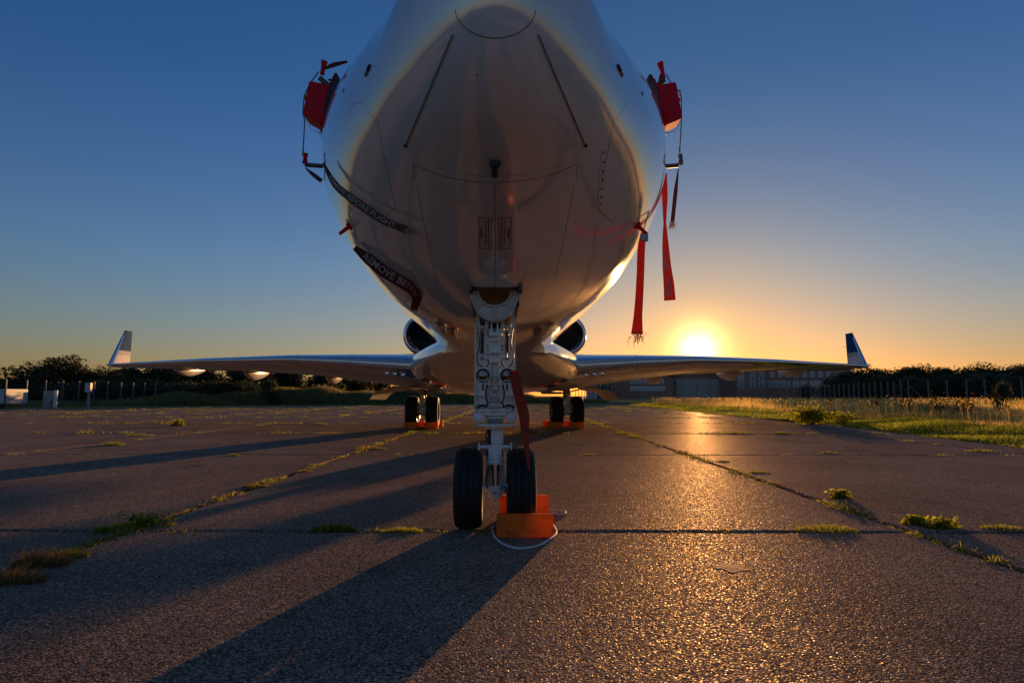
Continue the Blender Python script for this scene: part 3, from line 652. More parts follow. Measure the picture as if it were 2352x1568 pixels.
    u0r = [wl(0.04, t, 1 * s) for t in AT[::-1]] + [wl(.04, t, -1 * s) for t in AT[1:]]
    wlet = wl_band(0.0, .42).build('winglet', WLP, jet, smooth=40)
    MB().loft([a[0], u0r]).build('winglet_fillet', WLP, wlet, smooth=40)
    wl_band(.42, 1.0).build('blue_winglet_tip', BLUE, wlet, smooth=40)
    gb = wl_band(.30, .42, .002).build('grey_band', WLG, wlet, smooth=40)
    rr = []
    for u in np.linspace(0, .86, 8):
        rr.append([wl(u, t, s) + np.array([s * .004, -.006, 0]) for t in (.16, .08, .03, .0)] + [wl(u, t, -s) - np.array([s * .004, .006, 0]) for t in (.03, .08, .16)])
    MB().loft(rr, closed=False, caps=False).build('winglet_leading_edge', ALU, wlet, smooth=50)
    p = wl(.62, 1); MB().tube([p, p + np.array([-s * .01, .22, .0])], .006, 5).build('static_wick', BLACK, wlet)
    # landing lights behind glass in the wing root
    base_ = [wing_pt(s, X, t, -1, .003) for t in (.012, .03, .05) for X in (1.92, 2.2, 2.5)]
    gl = MB(); gl.add([base_[i] + np.array([0, -.004, 0]) for i in range(9)], [(0, 1, 4, 3), (1, 2, 5, 4), (3, 4, 7, 6), (4, 5, 8, 7)]); gl.build('landing_light_bay', BLACK, wing)
    for X in (2.0, 2.2, 2.4):
        p = wing_pt(s, X, .03, -1, .0); lm = MB(); lm.lathe(p + np.array([0, .02, .01]), (0, -1, -.25), [(0, .02), (.02, .05), (.045, .065), (.05, .058), (.035, .04), (.03, 0.001)], 18, caps=False); lm.build('landing_light', CHROME, wing)
    # engine
    ex, ez = s * 2.42, 2.97
    en = MB(); prof = [(.06, .56), (.0, .60), (.05, .655), (.25, .70), (.8, .735), (2.2, .74), (3.6, .62), (4.6, .48)]
    en.lathe((ex, 19.62, ez), (0, 1, 0), prof[2:], 56, caps=False); eng = en.build('engine_nacelle', PAINT, jet, smooth=50)
    lp = MB(); lp.lathe((ex, 19.60, ez), (0, 1, 0), [(.32, .515), (.14, .52), (.05, .545), (.008, .575), (0, .60), (.012, .630), (.05, .656), (.14, .685), (.25, .703)], 64, caps=False); lp.build('inlet_lip', ALU, eng, smooth=60)
    MB().lathe((ex, 19.9, ez), (0, 1, 0), [(0, .512), (.7, .50)], 48, caps=False).build('inlet_duct', BLACK, eng)
    MB().lathe((ex, 20.15, ez), (0, 1, 0), [(0, .002), (.06, .05), (.2, .12), (.3, .14)], 24, caps=False).build('spinner', STEEL, eng)
    fb = MB()
    for k in range(24):
        a = 2 * math.pi * k / 24; ca, sa = math.cos(a), math.sin(a); r0, r1 = .13, .495; tw = .07
        P_ = []
        for r_, ch in ((r0, .035), (r1, .06)):
            for q in (-1, 1):
                P_.append((ex + ca * r_ - sa * ch * q, 20.42 + q * tw * .6, ez + sa * r_ + ca * ch * q))
        fb.add(P_, [(0, 1, 3, 2)])
    tag(fb.build('fan_blades', STEEL, eng, smooth=0), kind='stuff')
    MB().cyl((ex, 20.62, ez), (ex, 20.64, ez), .5, n=32).build('fan_backing', BLACK, eng)
    py_ = MB(); py_.plate([(s * 1.2, 2.9), (s * 1.85, 2.9), (s * 1.85, 3.08), (s * 1.2, 3.08)], 20.6, 23.6); py_.build('engine_pylon', PAINT2, jet, smooth=0)
    # stabiliser
    rr = []
    for X, Y, c in ((.0, 31.5, 2.6), (4.9, 34.6, 1.1)):
        rr.append([(s * X, Y + c * t, 7.4 - .1 * X / 4.9 + float(np.interp(t, AT, AY)) * .1 * c) for t in AT[::-1]] + [(s * X, Y + c * t, 7.4 - .1 * X / 4.9 - float(np.interp(t, AT, AY)) * .1 * c) for t in AT[1:]])
    MB().loft(rr).build('tailplane', PAINT2, jet, smooth=40)
rr = []
for z, Y, c in ((3.7, 26.5, 5.6), (7.45, 31.2, 3.0)):
    rr.append([(float(np.interp(t, AT, AY)) * .1 * c, Y + c * t, z) for t in AT[::-1]] + [(-float(np.interp(t, AT, AY)) * .1 * c, Y + c * t, z) for t in AT[1:]])
MB().loft(rr).build('tail_fin', BLUE, jet, smooth=40)

# ================================================================ wheels
def tyre_profile(r, w):
    h = w / 2
    return [(-h * .62, r * .56), (-h * .86, r * .66), (-h, r * .80), (-h * .96, r * .90), (-h * .80, r * .965), (-h * .52, r * .992), (-h * .46, r * .996), (-h * .44, r * .975), (-h * .40, r * .975), (-h * .38, r * .999),
            (-h * .14, r), (-h * .12, r * .978), (-h * .08, r * .978), (-h * .06, r), (h * .06, r), (h * .08, r * .978), (h * .12, r * .978), (h * .14, r), (h * .38, r * .999), (h * .40, r * .975), (h * .44, r * .975), (h * .46, r * .996),
            (h * .52, r * .992), (h * .80, r * .965), (h * .96, r * .90), (h, r * .80), (h * .86, r * .66), (h * .62, r * .56)]
def make_wheel(x, y, r, w, par):
    rim = MB(); h = w / 2
    rim.lathe((x, y, r), (1, 0, 0), [(-h * .70, .02), (-h * .60, r * .16), (-h * .35, r * .2), (-h * .40, r * .42), (-h * .66, r * .50), (-h * .72, r * .58), (-h * .5, r * .585), (h * .5, r * .585), (h * .72, r * .58), (h * .66, r * .50), (h * .40, r * .42), (h * .35, r * .2), (h * .60, r * .16), (h * .70, .02)], 40)
    wh = rim.build('wheel', GEARW, par, smooth=35)
    MB().lathe((x, y, r), (1, 0, 0), tyre_profile(r, w), 72, caps=False).build('tyre', RUBBER, wh, smooth=40)
    return wh

# ================================================================ nose gear
NY = 4.08
def q(px, py, Y=4.0): p = at(px, py, Y); return p[0], p[2]
def cx_(px, Y): return at(px, 900, Y)[0] * 1.0
leg = MB()
# main body
def hbox(mb, x0, x1, y0, y1, Y0, Y1):                      # box from frame measurements, Y0..Y1 real depth
    a = q(x0, y0, Y0); b_ = q(x1, y1, Y0); mb.box(((a[0] + b_[0]) / 2, (Y0 + Y1) / 2, (a[1] + b_[1]) / 2), (abs(b_[0] - a[0]), Y1 - Y0, abs(a[1] - b_[1])))
def zc_(py, Y=4.0): return at(1138, py, Y)[2]
def vcyl(mb, px, py0, py1, rp, Y=NY, r2=None, n=32):
    sc_ = Y / FOC * 1.0; x = at(px, py0, Y)[0]; mb.lathe((x, Y, zc_(py0, Y - rp * sc_)), (0, 0, -1), [(0, rp * sc_), (zc_(py0, Y - rp * sc_) - zc_(py1, Y - rp * sc_), (r2 or rp) * sc_)], n)
vcyl(leg, 1136.5, 832, 884, 12.5); vcyl(leg, 1136.5, 884, 938, 18)
vcyl(leg, 1136.5, 938, 983, 14)
nose_leg = leg.build('nose_gear_leg', GEARW, jet, bevel=.003)
def sub(name, m, fn, bevel=.002, smooth=35, label=None):
    mb_ = MB(); fn(mb_); o_ = mb_.build(name, m, nose_leg, smooth=smooth, bevel=bevel); 
    if label: o_['label'] = label
    return o_
# rear door panel carried by the leg
sub('leg_door', GEARW, lambda b: b.plate([(-.150, 1.56), (.150, 1.56), (.150, .76), (-.150, .76)], 4.33, 4.345))
sub('leg_door_flange', GEARW, lambda b: (b.box((-.146, 4.315, 1.16), (.01, .03, .79)), b.box((.146, 4.315, 1.16), (.01, .03, .79))), 0)
for a in ((1094, 1118, 904, 909), (1157, 1180, 904, 909)): sub('door_bracket', GEARW, lambda b: hbox(b, *a, 4.27, 4.325))
# half-moon forward casting with ribs
def halfmoon(b):
    Y = 3.80
    c = q(1136, 668, Y); oc = [q(1136 + 54 * math.cos(a), 668 + 70 * math.sin(a)**.9 if math.sin(a) > 0 else 668, Y) for a in np.linspace(0, math.pi, 30)]
    ic = [q(1136 + 37 * math.cos(a), 667 + 33 * math.sin(a)**.8 if math.sin(a) > 0 else 667, Y) for a in np.linspace(0, math.pi, 30)]
    n_ = 30; vs = [(x, Y, z) for x, z in oc] + [(x, Y, z) for x, z in ic] + [(x, Y + .09, z) for x, z in oc] + [(x, Y + .16, z) for x, z in ic]
    f_ = []
    for k in range(n_ - 1): f_ += [(k, k + 1, n_ + k + 1, n_ + k), (k, 2 * n_ + k, 2 * n_ + k + 1, k + 1), (n_ + k, n_ + k + 1, 3 * n_ + k + 1, 3 * n_ + k)]
    b.add(vs, f_)
sub('drag_brace_casting', CREAM, halfmoon, 0)
def hm_rim(b):
    Y = 3.792
    for rx, ry, yo, r_ in ((53, 68, 668, .009), (38.5, 35, 668, .009)):
        b.tube([(lambda p: (p[0], Y, p[1]))(q(1136 + rx * math.cos(a), yo + ry * math.sin(a), Y)) for a in np.linspace(.02, math.pi - .02, 40)], r_, 8)
    for l_ in (((1136, 703), (1136, 737)), ((1112, 694), (1096, 706)), ((1160, 694), (1176, 706))):
        b.tube([(lambda p: (p[0], Y, p[1]))(q(x, y, Y)) for x, y in l_], .008, 8)
sub('casting_rim', CREAM, hm_rim, 0, 60)
# side frames of the brace
def frames(b, s):
        P_ = [(1137 + s * 44, 706), (1137 + s * 40, 742), (1137 + s * 37, 753), (1137 + s * 24, 753), (1137 + s * 24, 748), (1137 + s * 34, 748), (1137 + s * 39, 712)]
        b.plate([q(x, y, 3.9) for x, y in P_], 3.9, 3.96)
for s in (-1, 1): sub('brace_side_frame', CREAM, lambda b: frames(b, s), 0)
sub('brace_web', GEARG, lambda b: b.plate([q(x, y, 3.99) for x, y in ((1094, 706), (1180, 706), (1172, 755), (1102, 755))], 3.99, 4.0), 0)
# yoke with its lugs
sub('yoke', GEARW, lambda b: (hbox(b, 1122, 1149, 720, 738, 3.84, 3.98), b.plate([q(x, y, 3.93) for x, y in ((1114, 728), (1122, 728), (1122, 748), (1127, 768), (1145, 768), (1150, 748), (1150, 728), (1159, 728), (1159, 752), (1148, 783), (1125, 783), (1114, 752))], 3.93, 4.02)))
sub('lock_actuator', GEARW, lambda b: (hbox(b, 1127, 1145, 736, 741, 3.88, 3.94), hbox(b, 1127, 1131, 741, 771, 3.88, 3.95), hbox(b, 1141, 1145, 741, 771, 3.88, 3.95), hbox(b, 1131, 1141, 762, 771, 3.885, 3.95)))
sub('lock_roller', STEEL, lambda b: (b.cyl((q(1130, 755, 3.9)[0], 3.90, q(1, 755, 3.9)[1]), (q(1142, 755, 3.9)[0], 3.90, q(1, 755, 3.9)[1]), .018)))
def beam(b):
    b.plate([q(x, y, 3.95) for x, y in ((1124, 781), (1148, 781), (1147, 832), (1125, 832))], 3.965, 4.05)
    for (x0, x1, y0, y1) in ((1124, 1127.5, 781, 815), (1144.5, 1148, 781, 815), (1127.5, 1144.5, 781, 785), (1124.5, 1147.5, 808, 815)): hbox(b, x0, x1, y0, y1, 3.945, 3.966)
sub('drag_beam', GEARW, beam)
sub('grease_nipple', BLACK, lambda b: [b.cyl((q(x, 812, 3.95)[0], 3.938, q(x, 812, 3.95)[1]), (q(x, 812, 3.95)[0], 3.95, q(x, 812, 3.95)[1]), .006) for x in (1132.5, 1139.5)], 0)
sub('beam_joint', GEARW, lambda b: [b.cyl((q(x0, 820, 3.98)[0], 3.98, q(x0, 820, 3.98)[1]), (q(x1, 820, 3.98)[0], 3.98, q(x1, 820, 3.98)[1]), .019) for x0, x1 in ((1112, 1124), (1126, 1146), (1149, 1162))])
def spring_coil(px, y0, y1, b):
    x0, z0 = q(px, y0, 3.96); z1 = q(px, y1, 3.96)[1]; pts_ = []
    for k in range(14 * 10 + 1): a = k / 10 * 2 * math.pi; pts_.append((x0 + .0115 * math.cos(a), 3.96 + .0115 * math.sin(a), z0 + (z1 - z0) * k / 140))
    b.tube(pts_, .0034, 5)
for px_ in (1107, 1164.5):
    sub('down_lock_spring', BLACK, lambda b: spring_coil(px_, 765, 811, b), 0)
    sub('spring_rod', STEEL, lambda b: (b.cyl((q(px_, 748, 3.97)[0], 3.97, q(px_, 750, 3.97)[1]), (q(px_, 822, 3.97)[0], 3.97, q(px_, 826, 3.97)[1]), .0045), b.cyl((q(px_ - 5, 824, 3.97)[0], 3.97, q(px_, 824, 3.97)[1]), (q(px_ + 5, 824, 3.97)[0], 3.97, q(px_, 824, 3.97)[1]), .008), b.cyl((q(px_ - 4, 768, 3.97)[0], 3.96, q(px_, 762, 3.97)[1]), (q(px_ + 4, 768, 3.97)[0], 3.96, q(px_, 762, 3.97)[1]), .010)), 0)
    s = -1 if px_ < 1137 else 1
    sub('proximity_bracket', GEARW, lambda b: (hbox(b, 1137 + s * 17 - 4, 1137 + s * 17 + 4, 770, 812, 3.98, 4.02), hbox(b, 1137 + s * 24 - 6, 1137 + s * 24 + 6, 757, 765, 3.96, 4.02)))
    sub('bracket_bolt', BLACK, lambda b: [b.cyl((q(1137 + s * 17, y, 3.97)[0], 3.972, q(1137, y, 3.97)[1]), (q(1137 + s * 17, y, 3.97)[0], 3.982, q(1137, y, 3.97)[1]), .005) for y in (794, 802)], 0)
    sub('hydraulic_hose', BLACK, lambda b: b.tube(spline([(lambda p: (p[0], 4.0, p[1]))(q(1137 + s * x, y)) for x, y in ((18, 884), (21, 900), (20, 915), (16, 925), (22, 934), (30, 938))], 6), .0055, 8), 0)
    sub('wiring_loom', BLACK, lambda b: b.tube(spline([(lambda p: (p[0], 3.98, p[1]))(q(1137 + s * x, y)) for x, y in ((20, 812), (17, 826), (14, 834), (20, 843))], 6), .004, 6), 0)
    sub('steel_hydraulic_line', STEEL, lambda b: b.tube(spline([(lambda p: (p[0], 4.1, p[1]))(q(1137 + s * x, y, 4.1)) for x, y in ((38, 748), (43, 765), (41, 785), (36, 800), (34, 815))], 6), .0028, 6), 0)
    # taxi light
    lx, lz = q(1137 + s * 27.5, 862.5, 3.97); rr_ = 18.6 * 3.95 / FOC
    sub('taxi_light_housing', GEARW, lambda b: b.lathe((lx, 4.09, lz), (0, -1, 0), [(0, .012), (.03, .03), (.075, rr_ * .9), (.13, rr_), (.14, rr_), (.142, rr_ * .88), (.132, rr_ * .86)], 40, caps=False), 0, 50)
    sub('taxi_light_seal', BLACK, lambda b: b.lathe((lx, 3.950, lz), (0, 1, 0), [(0, rr_ * .90), (-.002, rr_ * .86), (.004, rr_ * .74), (.012, rr_ * .78)], 40, caps=False), 0, 60)
    sub('taxi_light_reflector', REFL, lambda b: b.lathe((lx, 3.962, lz), (0, 1, 0), [(0, rr_ * .86), (.012, rr_ * .8), (.03, rr_ * .6), (.045, rr_ * .35), (.052, .001)], 40, caps=False), 0, 80)
    sub('taxi_light_bulb', CHROME, lambda b: (b.lathe((lx, 3.985, lz), (0, -1, 0), [(0, .008), (.012, .008), (.016, .001)], 14)), 0)
    sub('taxi_light_lens', GLASS, lambda b: b.lathe((lx, 3.955, lz), (0, 1, 0), [(-.008, .001), (-.006, rr_ * .4), (0, rr_ * .86), (.002, rr_ * .86), (-.004, rr_ * .4), (-.006, .001)], 40, caps=False), 0, 80)
    sub('taxi_light_bracket', GEARW, lambda b: (b.plate([q(x, y, 4.0) for x, y in ((1137 + s * 17, 825), (1137 + s * 21, 845), (1137 + s * 28, 848), (1137 + s * 18, 850), (1137 + s * 14, 842))], 4.0, 4.03)))
    sub('light_swivel_arm', GEARW, lambda b: (hbox(b, 1137 + s * 27 - 3, 1137 + s * 27 + 3, 884, 905, 4.0, 4.02)))
    sub('light_cable', BLACK, lambda b: b.tube(spline([(lambda p: (p[0], 3.985, p[1]))(q(1137 + s * x, y)) for x, y in ((27, 881), (28, 890), (27, 897))], 5), .006, 8), 0)
    # steering unit end caps
    ex_, ezz = q(1138 + s * 38, 959.5, 3.95); r_ = 12.6 * 3.93 / FOC
    sub('steering_cylinder', GEARW, lambda b: b.lathe((ex_, 4.10, ezz), (0, -1, 0), [(0, r_ * .9), (.12, r_), (.15, r_), (.155, r_ * .88), (.156, r_ * .45), (.165, r_ * .4), (.166, .001)], 28, caps=False), 0)
    sub('cylinder_fitting', GEARW, lambda b: b.tube([(ex_, 3.935, ezz - .016), (ex_, 3.93, ezz), (ex_, 3.935, ezz + .018), (ex_, 3.95, ezz + .036)], .0095, 10), 0, 60)
    sub('brass_union', mat('brass', (.45, .28, .08), .3, metal=1) if 'brass' not in MATS else MATS['brass'], lambda b: b.cyl((ex_, 3.955, ezz + .034), (ex_, 3.965, ezz + .052), .008, n=8), 0)
    sub('steering_hose', BLACK, lambda b: b.tube(spline([(ex_, 3.96, ezz + .05), (ex_ + s * .005, 3.96, ezz + .075), (ex_ - s * .03, 3.97, ezz + .082), (ex_ - s * .06, 3.99, ezz + .07)], 6), .0075, 8), 0)
    sub('electrical_connector', STEEL, lambda b: (hbox(b, 1137 + s * 30 - 7, 1137 + s * 30 + 7, 928, 937, 3.97, 4.01), hbox(b, 1137 + s * 44 - 3, 1137 + s * 44 + 3, 929, 938, 3.98, 4.01)))
    # tow pins
    sub('tow_pin', GEARW, lambda b: (b.cyl((q(1137 + s * 18, 1026, NY)[0], NY, q(1137, 1026, NY)[1]), (q(1137 + s * 31, 1026, NY)[0], NY, q(1137, 1026, NY)[1]), .013), b.cyl((q(1137 + s * 31, 1026, NY)[0], NY, q(1137, 1026, NY)[1]), (q(1137 + s * 37, 1026, NY)[0], NY, q(1137, 1026, NY)[1]), .010), hbox(b, 1137 + s * 37 - 2, 1137 + s * 37 + 2, 1016, 1034, NY - .01, NY + .012)))
    # torque links behind the piston
    sub('torque_link', GEARW, lambda b: b.plate([q(x, y, 4.16) for x, y in ((1137 + s * 13, 1066), (1137 + s * 20, 1064), (1137 + s * 27, 1113), (1137 + s * 12, 1113))], 4.16, 4.19))
    make_wheel(s * .178, 4.12, .272, .19, jet)
sub('steering_collar_plate', GEARW, lambda b: (hbox(b, 1090, 1183, 939.5, 944, 3.95, 4.16), hbox(b, 1111, 1162, 945, 954, 3.97, 4.14), hbox(b, 1092, 1183, 973.5, 979, 3.95, 4.16), hbox(b, 1114, 1161, 979, 983.5, 3.97, 4.14)))
sub('rack_housing', GEARW, lambda b: (hbox(b, 1113, 1162, 954, 960, 4.0, 4.14), hbox(b, 1119, 1155, 960, 973, 3.985, 4.14)))
sub('rack_bolt', STEEL, lambda b: [b.cyl((q(1121, y, 3.97)[0], 3.97, q(1137, y, 3.97)[1]), (q(1153, y, 3.97)[0], 3.97, q(1137, y, 3.97)[1]), .0035) for y in (963, 967, 971)] + [hbox(b, 1117, 1120, 958, 975, 3.96, 3.98), hbox(b, 1154, 1157, 958, 975, 3.96, 3.98)], 0)
sub('position_sensor', STEEL, lambda b: (hbox(b, 1128, 1146, 932, 938, 3.985, 4.02), b.cyl((q(1137, 945, 3.96)[0], 3.96, q(1137, 945, 3.96)[1]), (q(1137, 945, 3.96)[0], 3.98, q(1137, 945, 3.96)[1]), .009)))
sub('inner_tube', GEARW, lambda b: hbox(b, 1128, 1156, 983, 1022, 4.03, 4.12), .012)
sub('dark_rear_tube', BLACK, lambda b: vcyl(b, 1124, 986, 1022, 4.5, 4.17), 0)
sub('lower_collar', GEARW, lambda b: vcyl(b, 1137.5, 1022, 1055, 18.6))
sub('gland_nut', GEARW, lambda b: (vcyl(b, 1137, 1056, 1064, 20.5), [vcyl(b, 1137 + 19.3 * math.sin(a), 1064, 1067.5, 1.6, NY - 19.3 * NY / FOC * math.cos(a), n=6) for a in np.linspace(-1.5, 1.5, 12)]), 0)
sub('collar_slot', BLACK, lambda b: [hbox(b, x - 1.6, x + 1.6, 1031, 1048, NY - .032, NY + .02) for x in (1120.5, 1154)], 0)
sub('chrome_piston', CHROME, lambda b: vcyl(b, 1137.5, 1064, 1116, 14.2, n=40), 0)
sub('axle_block', GEARW, lambda b: (vcyl(b, 1137, 1115.5, 1143, 16.4), b.cyl((-.19, 4.12, .272), (.19, 4.12, .272), .025)))
sub('axle_label', STEEL, lambda b: hbox(b, 1132, 1142.5, 1129, 1134, NY - .053, NY - .040), 0)
def hose(name, m, pts, r, Y=3.99):
    sub(name, m, lambda b: b.tube(spline([(lambda p: (p[0], yy, p[1]))(q(x, y, yy)) for x, y, yy in [(*t_, Y) if len(t_) == 2 else t_ for t_ in pts]], 7), r, 8), 0, 60)
hose('hydraulic_hose', BLACK, [(1098, 760), (1101, 790), (1096, 820), (1099, 838), (1110, 842)], .004, 4.06)
hose('hydraulic_hose', BLACK, [(1178, 755), (1174, 790), (1180, 815), (1176, 835), (1168, 842)], .004, 4.06)
hose('steel_hydraulic_line', STEEL, [(1119, 842), (1118, 870), (1121, 900), (1117, 930)], .003, 4.03)
hose('steel_hydraulic_line', STEEL, [(1156, 842), (1157, 870), (1153, 900), (1157, 930)], .003, 4.03)
hose('wiring_loom', BLACK, [(1121, 985), (1116, 1000), (1121, 1020), (1118, 1045), (1121, 1070), (1117, 1110), (1124, 1125)], .005, 4.07)
hose('wiring_loom', BLACK, [(1150, 1122), (1158, 1116), (1163, 1124), (1156, 1131)], .005, 4.05)
hose('hydraulic_hose', BLACK, [(1130, 742), (1122, 752), (1121, 768), (1128, 776)], .0035, 3.9)
for (x, y) in ((1126, 843), (1148, 843), (1121, 887), (1151, 887), (1121, 934), (1151, 934), (1095, 977), (1178, 977), (1095, 942), (1178, 942)):
    sub('hex_bolt', STEEL, lambda b: (lambda p: b.lathe((p[0], 4.03 - (.012 if y < 930 else .09), p[1]), (0, -1, 0), [(0, .0065), (.008, .0065), (.009, .003)], 6))(q(x, y, 3.98)), 0, 0)
sub('leg_clamp_band', STEEL, lambda b: vcyl(b, 1136.5, 922, 925, 18.6), 0); sub('leg_clamp_band', STEEL, lambda b: vcyl(b, 1136.5, 886, 888, 18.6), 0)
# placards on the leg
def leg_text(lines, px, py, m, w_, h_, frame=True):
    Yp = NY - 18 * NY / FOC - .003; x, z = q(px, py, Yp)
    sub('leg_placard', LABEL, lambda b: b.box((x, Yp, z), (w_, .0016, h_)), 0)
    if frame: sub('placard_border', TXTBLK, lambda b: [b.box((x, Yp - .001, z + k * h_ / 2), (w_, .0016, .0016)) for k in (-1, 1)] + [b.box((x + k * w_ / 2, Yp - .001, z), (.0016, .0016, h_)) for k in (-1, 1)], 0)
    def go(b):
        for t, sz, dz_ in lines:
            vs, f_ = text_geo(t, sz, 1, .0003); b.add([(x + a, Yp - .0014, z + c + dz_) for a, c in vs], f_)
    sub('leg_placard_text', m, go, 0, 0)
leg_text([('SERVICE WITH', .0095, .010), ('Aeroshell', .0085, 0), ('Grease 22', .0085, -.009)], 1137, 899, TXTBLK, .066, .036, False)
leg_text([('CAUTION !', .0115, .0065), ('HOT LIGHTS !', .0115, -.0065)], 1137, 915, TXTRED, .074, .036)

# ================================================================ main gear
for s in (-1, 1):
    MX0, MY = s * 2.08, 17.05
    lg = MB(); lg.cyl((MX0, MY, 1.45), (MX0, MY, .80), .105); lg.cyl((MX0, MY, .80), (MX0, MY, .44), .075); lg.box((MX0, MY, .46), (.24, .26, .22)); lg.cyl((MX0 - .3, MY, .44), (MX0 + .3, MY, .44), .05)
    g_ = lg.build('main_gear_leg', CREAM, jet, bevel=.008)
    MB().plate([(MX0 - .16, .42), (MX0 - .19, .62), (MX0 - .06, .72), (MX0 - .02, .95), (MX0 + .05, .95), (MX0 + .09, .68), (MX0 + .18, .55), (MX0 + .16, .40)], MY - .2, MY - .13).build('axle_fork', GEARW, g_, bevel=.01)
    MB().cyl((MX0, MY - .24, .52), (MX0, MY - .18, .52), .075).build('axle_cap', STEEL, g_)
    MB().tube(spline([(MX0 + .06, MY - .15, 1.1), (MX0 + .12, MY - .2, .8), (MX0 + .04, MY - .22, .6), (MX0 - .12, MY - .2, .5)], 8), .012, 8).build('brake_hose', BLACK, g_)
    MB().tube([(MX0 - s * .05, MY - .05, .98), (MX0 - s * 1.0, MY - .3, 1.04)], .022, 8).build('side_brace', STEEL, g_)
    MB().tube([(MX0 - s * .05, MY - .1, 1.06), (MX0 - s * 1.1, MY - .2, 1.14)], .03, 8).build('side_stay', STEEL, g_)
    MB().tube([(MX0, MY - .05, 1.0), (MX0 + s * .5, MY, 1.12)], .02, 8).build('door_rod', GEARW, g_)
    MB().cyl((MX0 - .18, MY, .44), (MX0 - .08, MY, .44), .2).build('brake_pack', STEEL, g_); MB().cyl((MX0 + .08, MY, .44), (MX0 + .18, MY, .44), .2).build('brake_pack', STEEL, g_)
    make_wheel(MX0 - .295, MY, .445, .34, jet); make_wheel(MX0 + .295, MY, .445, .34, jet)
    # outboard gear door hanging open
    P_ = []
    for (px_, py_, Y) in ((903, 886, 16.2), (947, 888, 17.6), (886, 915, 17.2), (849, 914, 15.8)):
        p = at(px_, py_, Y); p[0] *= 1; P_.append(p)
    P_ = [np.array([-s * p[0] * (1 if True else 1), p[1], p[2]]) for p in P_]
    d_ = MB(); rr = []
    for t in np.linspace(0, 1, 8):
        a = P_[0] * (1 - t) + P_[3] * t; b2 = P_[1] * (1 - t) + P_[2] * t; bow = .07 * math.sin(math.pi * t) - .05 * math.sin(2 * math.pi * t)
        rr.append([a + np.array([0, 0, bow]), b2 + np.array([0, 0, bow]), b2 + np.array([0, 0, bow - .03]), a + np.array([0, 0, bow - .03])])
    d_.loft(rr).build('main_gear_door', CREAM, jet, smooth=50)
    b = MB(); b.box((s * 1.55, 16.2, .98), (.5, 1.1, .06)); b.build('wheel_well_lip', STEEL, jet, bevel=.02)
    MB().box((MX0, MY - .2, 1.22), (.9, 1.2, .05)).build('wheel_well', BLACK, jet)

# ================================================================ covers, cords and streamers
YC = 4.35
def wp(pts, Y=YC): return [at(x, y, Y) for x, y in pts]
def pxr(r, Y=YC): return r * Y / FOC
def sgn(pts, s): return [(x, y) for x, y in pts]
def ribbon(pts, widths, thick=.003, n=8, normal=None, wave=.0):
    """a cloth strip along world points; widths in metres; returns MB and the sampled frame"""
    P = spline(pts, n); w = np.interp(np.linspace(0, 1, len(P)), np.linspace(0, 1, len(widths)), widths); rings = []; fr = []
    for i, p in enumerate(P):
        d = P[min(i + 1, len(P) - 1)] - P[max(i - 1, 0)]; d = d / np.linalg.norm(d)
        vv = p - np.array([0, 0, CAMH]); nn = normal if normal is not None else vv / np.linalg.norm(vv)
        a = np.cross(d, nn); a /= np.linalg.norm(a); m = np.cross(a, d)
        ph = .35 * math.sin(i * .7); a2 = a * math.cos(ph * wave * 10) + m * math.sin(ph * wave * 10)
        pp = p + m * wave * math.sin(i * .9)
        rings.append([pp - a2 * w[i] / 2 - m * thick, pp + a2 * w[i] / 2 - m * thick, pp + a2 * w[i] / 2, pp - a2 * w[i] / 2]); fr.append((pp, d, a2, m, w[i]))
    return MB().loft(rings), fr
def ribbon_text(fr, txt, i0, i1, frac=.62, flip=1, side=-1):
    L = [0]
    for a, b in zip(fr[:-1], fr[1:]): L.append(L[-1] + np.linalg.norm(b[0] - a[0]))
    s0, s1 = L[i0], L[i1]; vs, fs = text_geo(txt, 1.0, 1, .01); A = np.array(vs); wx = A[:, 0].max() - A[:, 0].min(); o = []
    pc = np.array([f[0] for f in fr]); ac = np.array([f[2] for f in fr]); mc = np.array([f[3] for f in fr]); wc = np.array([f[4] for f in fr])
    for x, y in A:
        t = (x - A[:, 0].min()) / wx; t = t if flip > 0 else 1 - t; sp_ = s0 + (s1 - s0) * t
        ip = lambda M: np.array([np.interp(sp_, L, M[:, k]) for k in range(3)])
        w = np.interp(sp_, L, wc); o.append(ip(pc) + ip(ac) * y * frac * w * 1.3 * flip + ip(mc) * (.0012 if side > 0 else -.0045))
    return MB().add(o, fs)
def fray(p, d, w, n=40, ln=.06):
    b = MB()
    for k in range(n):
        a = p + np.array([random.gauss(0, w * .3), random.gauss(0, .01), random.gauss(0, .01)]); e = a + d * random.uniform(.3, 1) * ln + np.array([random.gauss(0, .012), random.gauss(0, .01), random.gauss(0, .008)])
        m_ = (a + e) / 2 + np.array([random.gauss(0, .006), 0, 0]); b.tube([a, m_, e], .0014, 3)
    return b
def streamer(pts, widths, cloth, label, text=None, span=(.15, .9), flip=1, frayed=True, wave=.004, root=None, frac=.62):
    b, fr = ribbon(pts, widths, wave=wave); r = tag(b.build('warning_streamer', cloth, None, smooth=60), label, 'streamer')
    if text:
        n_ = len(fr) - 1; ribbon_text(fr, text, int(n_ * span[0]), int(n_ * span[1]), frac, flip).build('streamer_lettering', TXTWHT, r, smooth=0)
    if frayed: tag(fray(fr[-1][0], fr[-1][1], widths[-1]).build('frayed_threads', FRAY, r, smooth=0), kind='stuff')
    return r
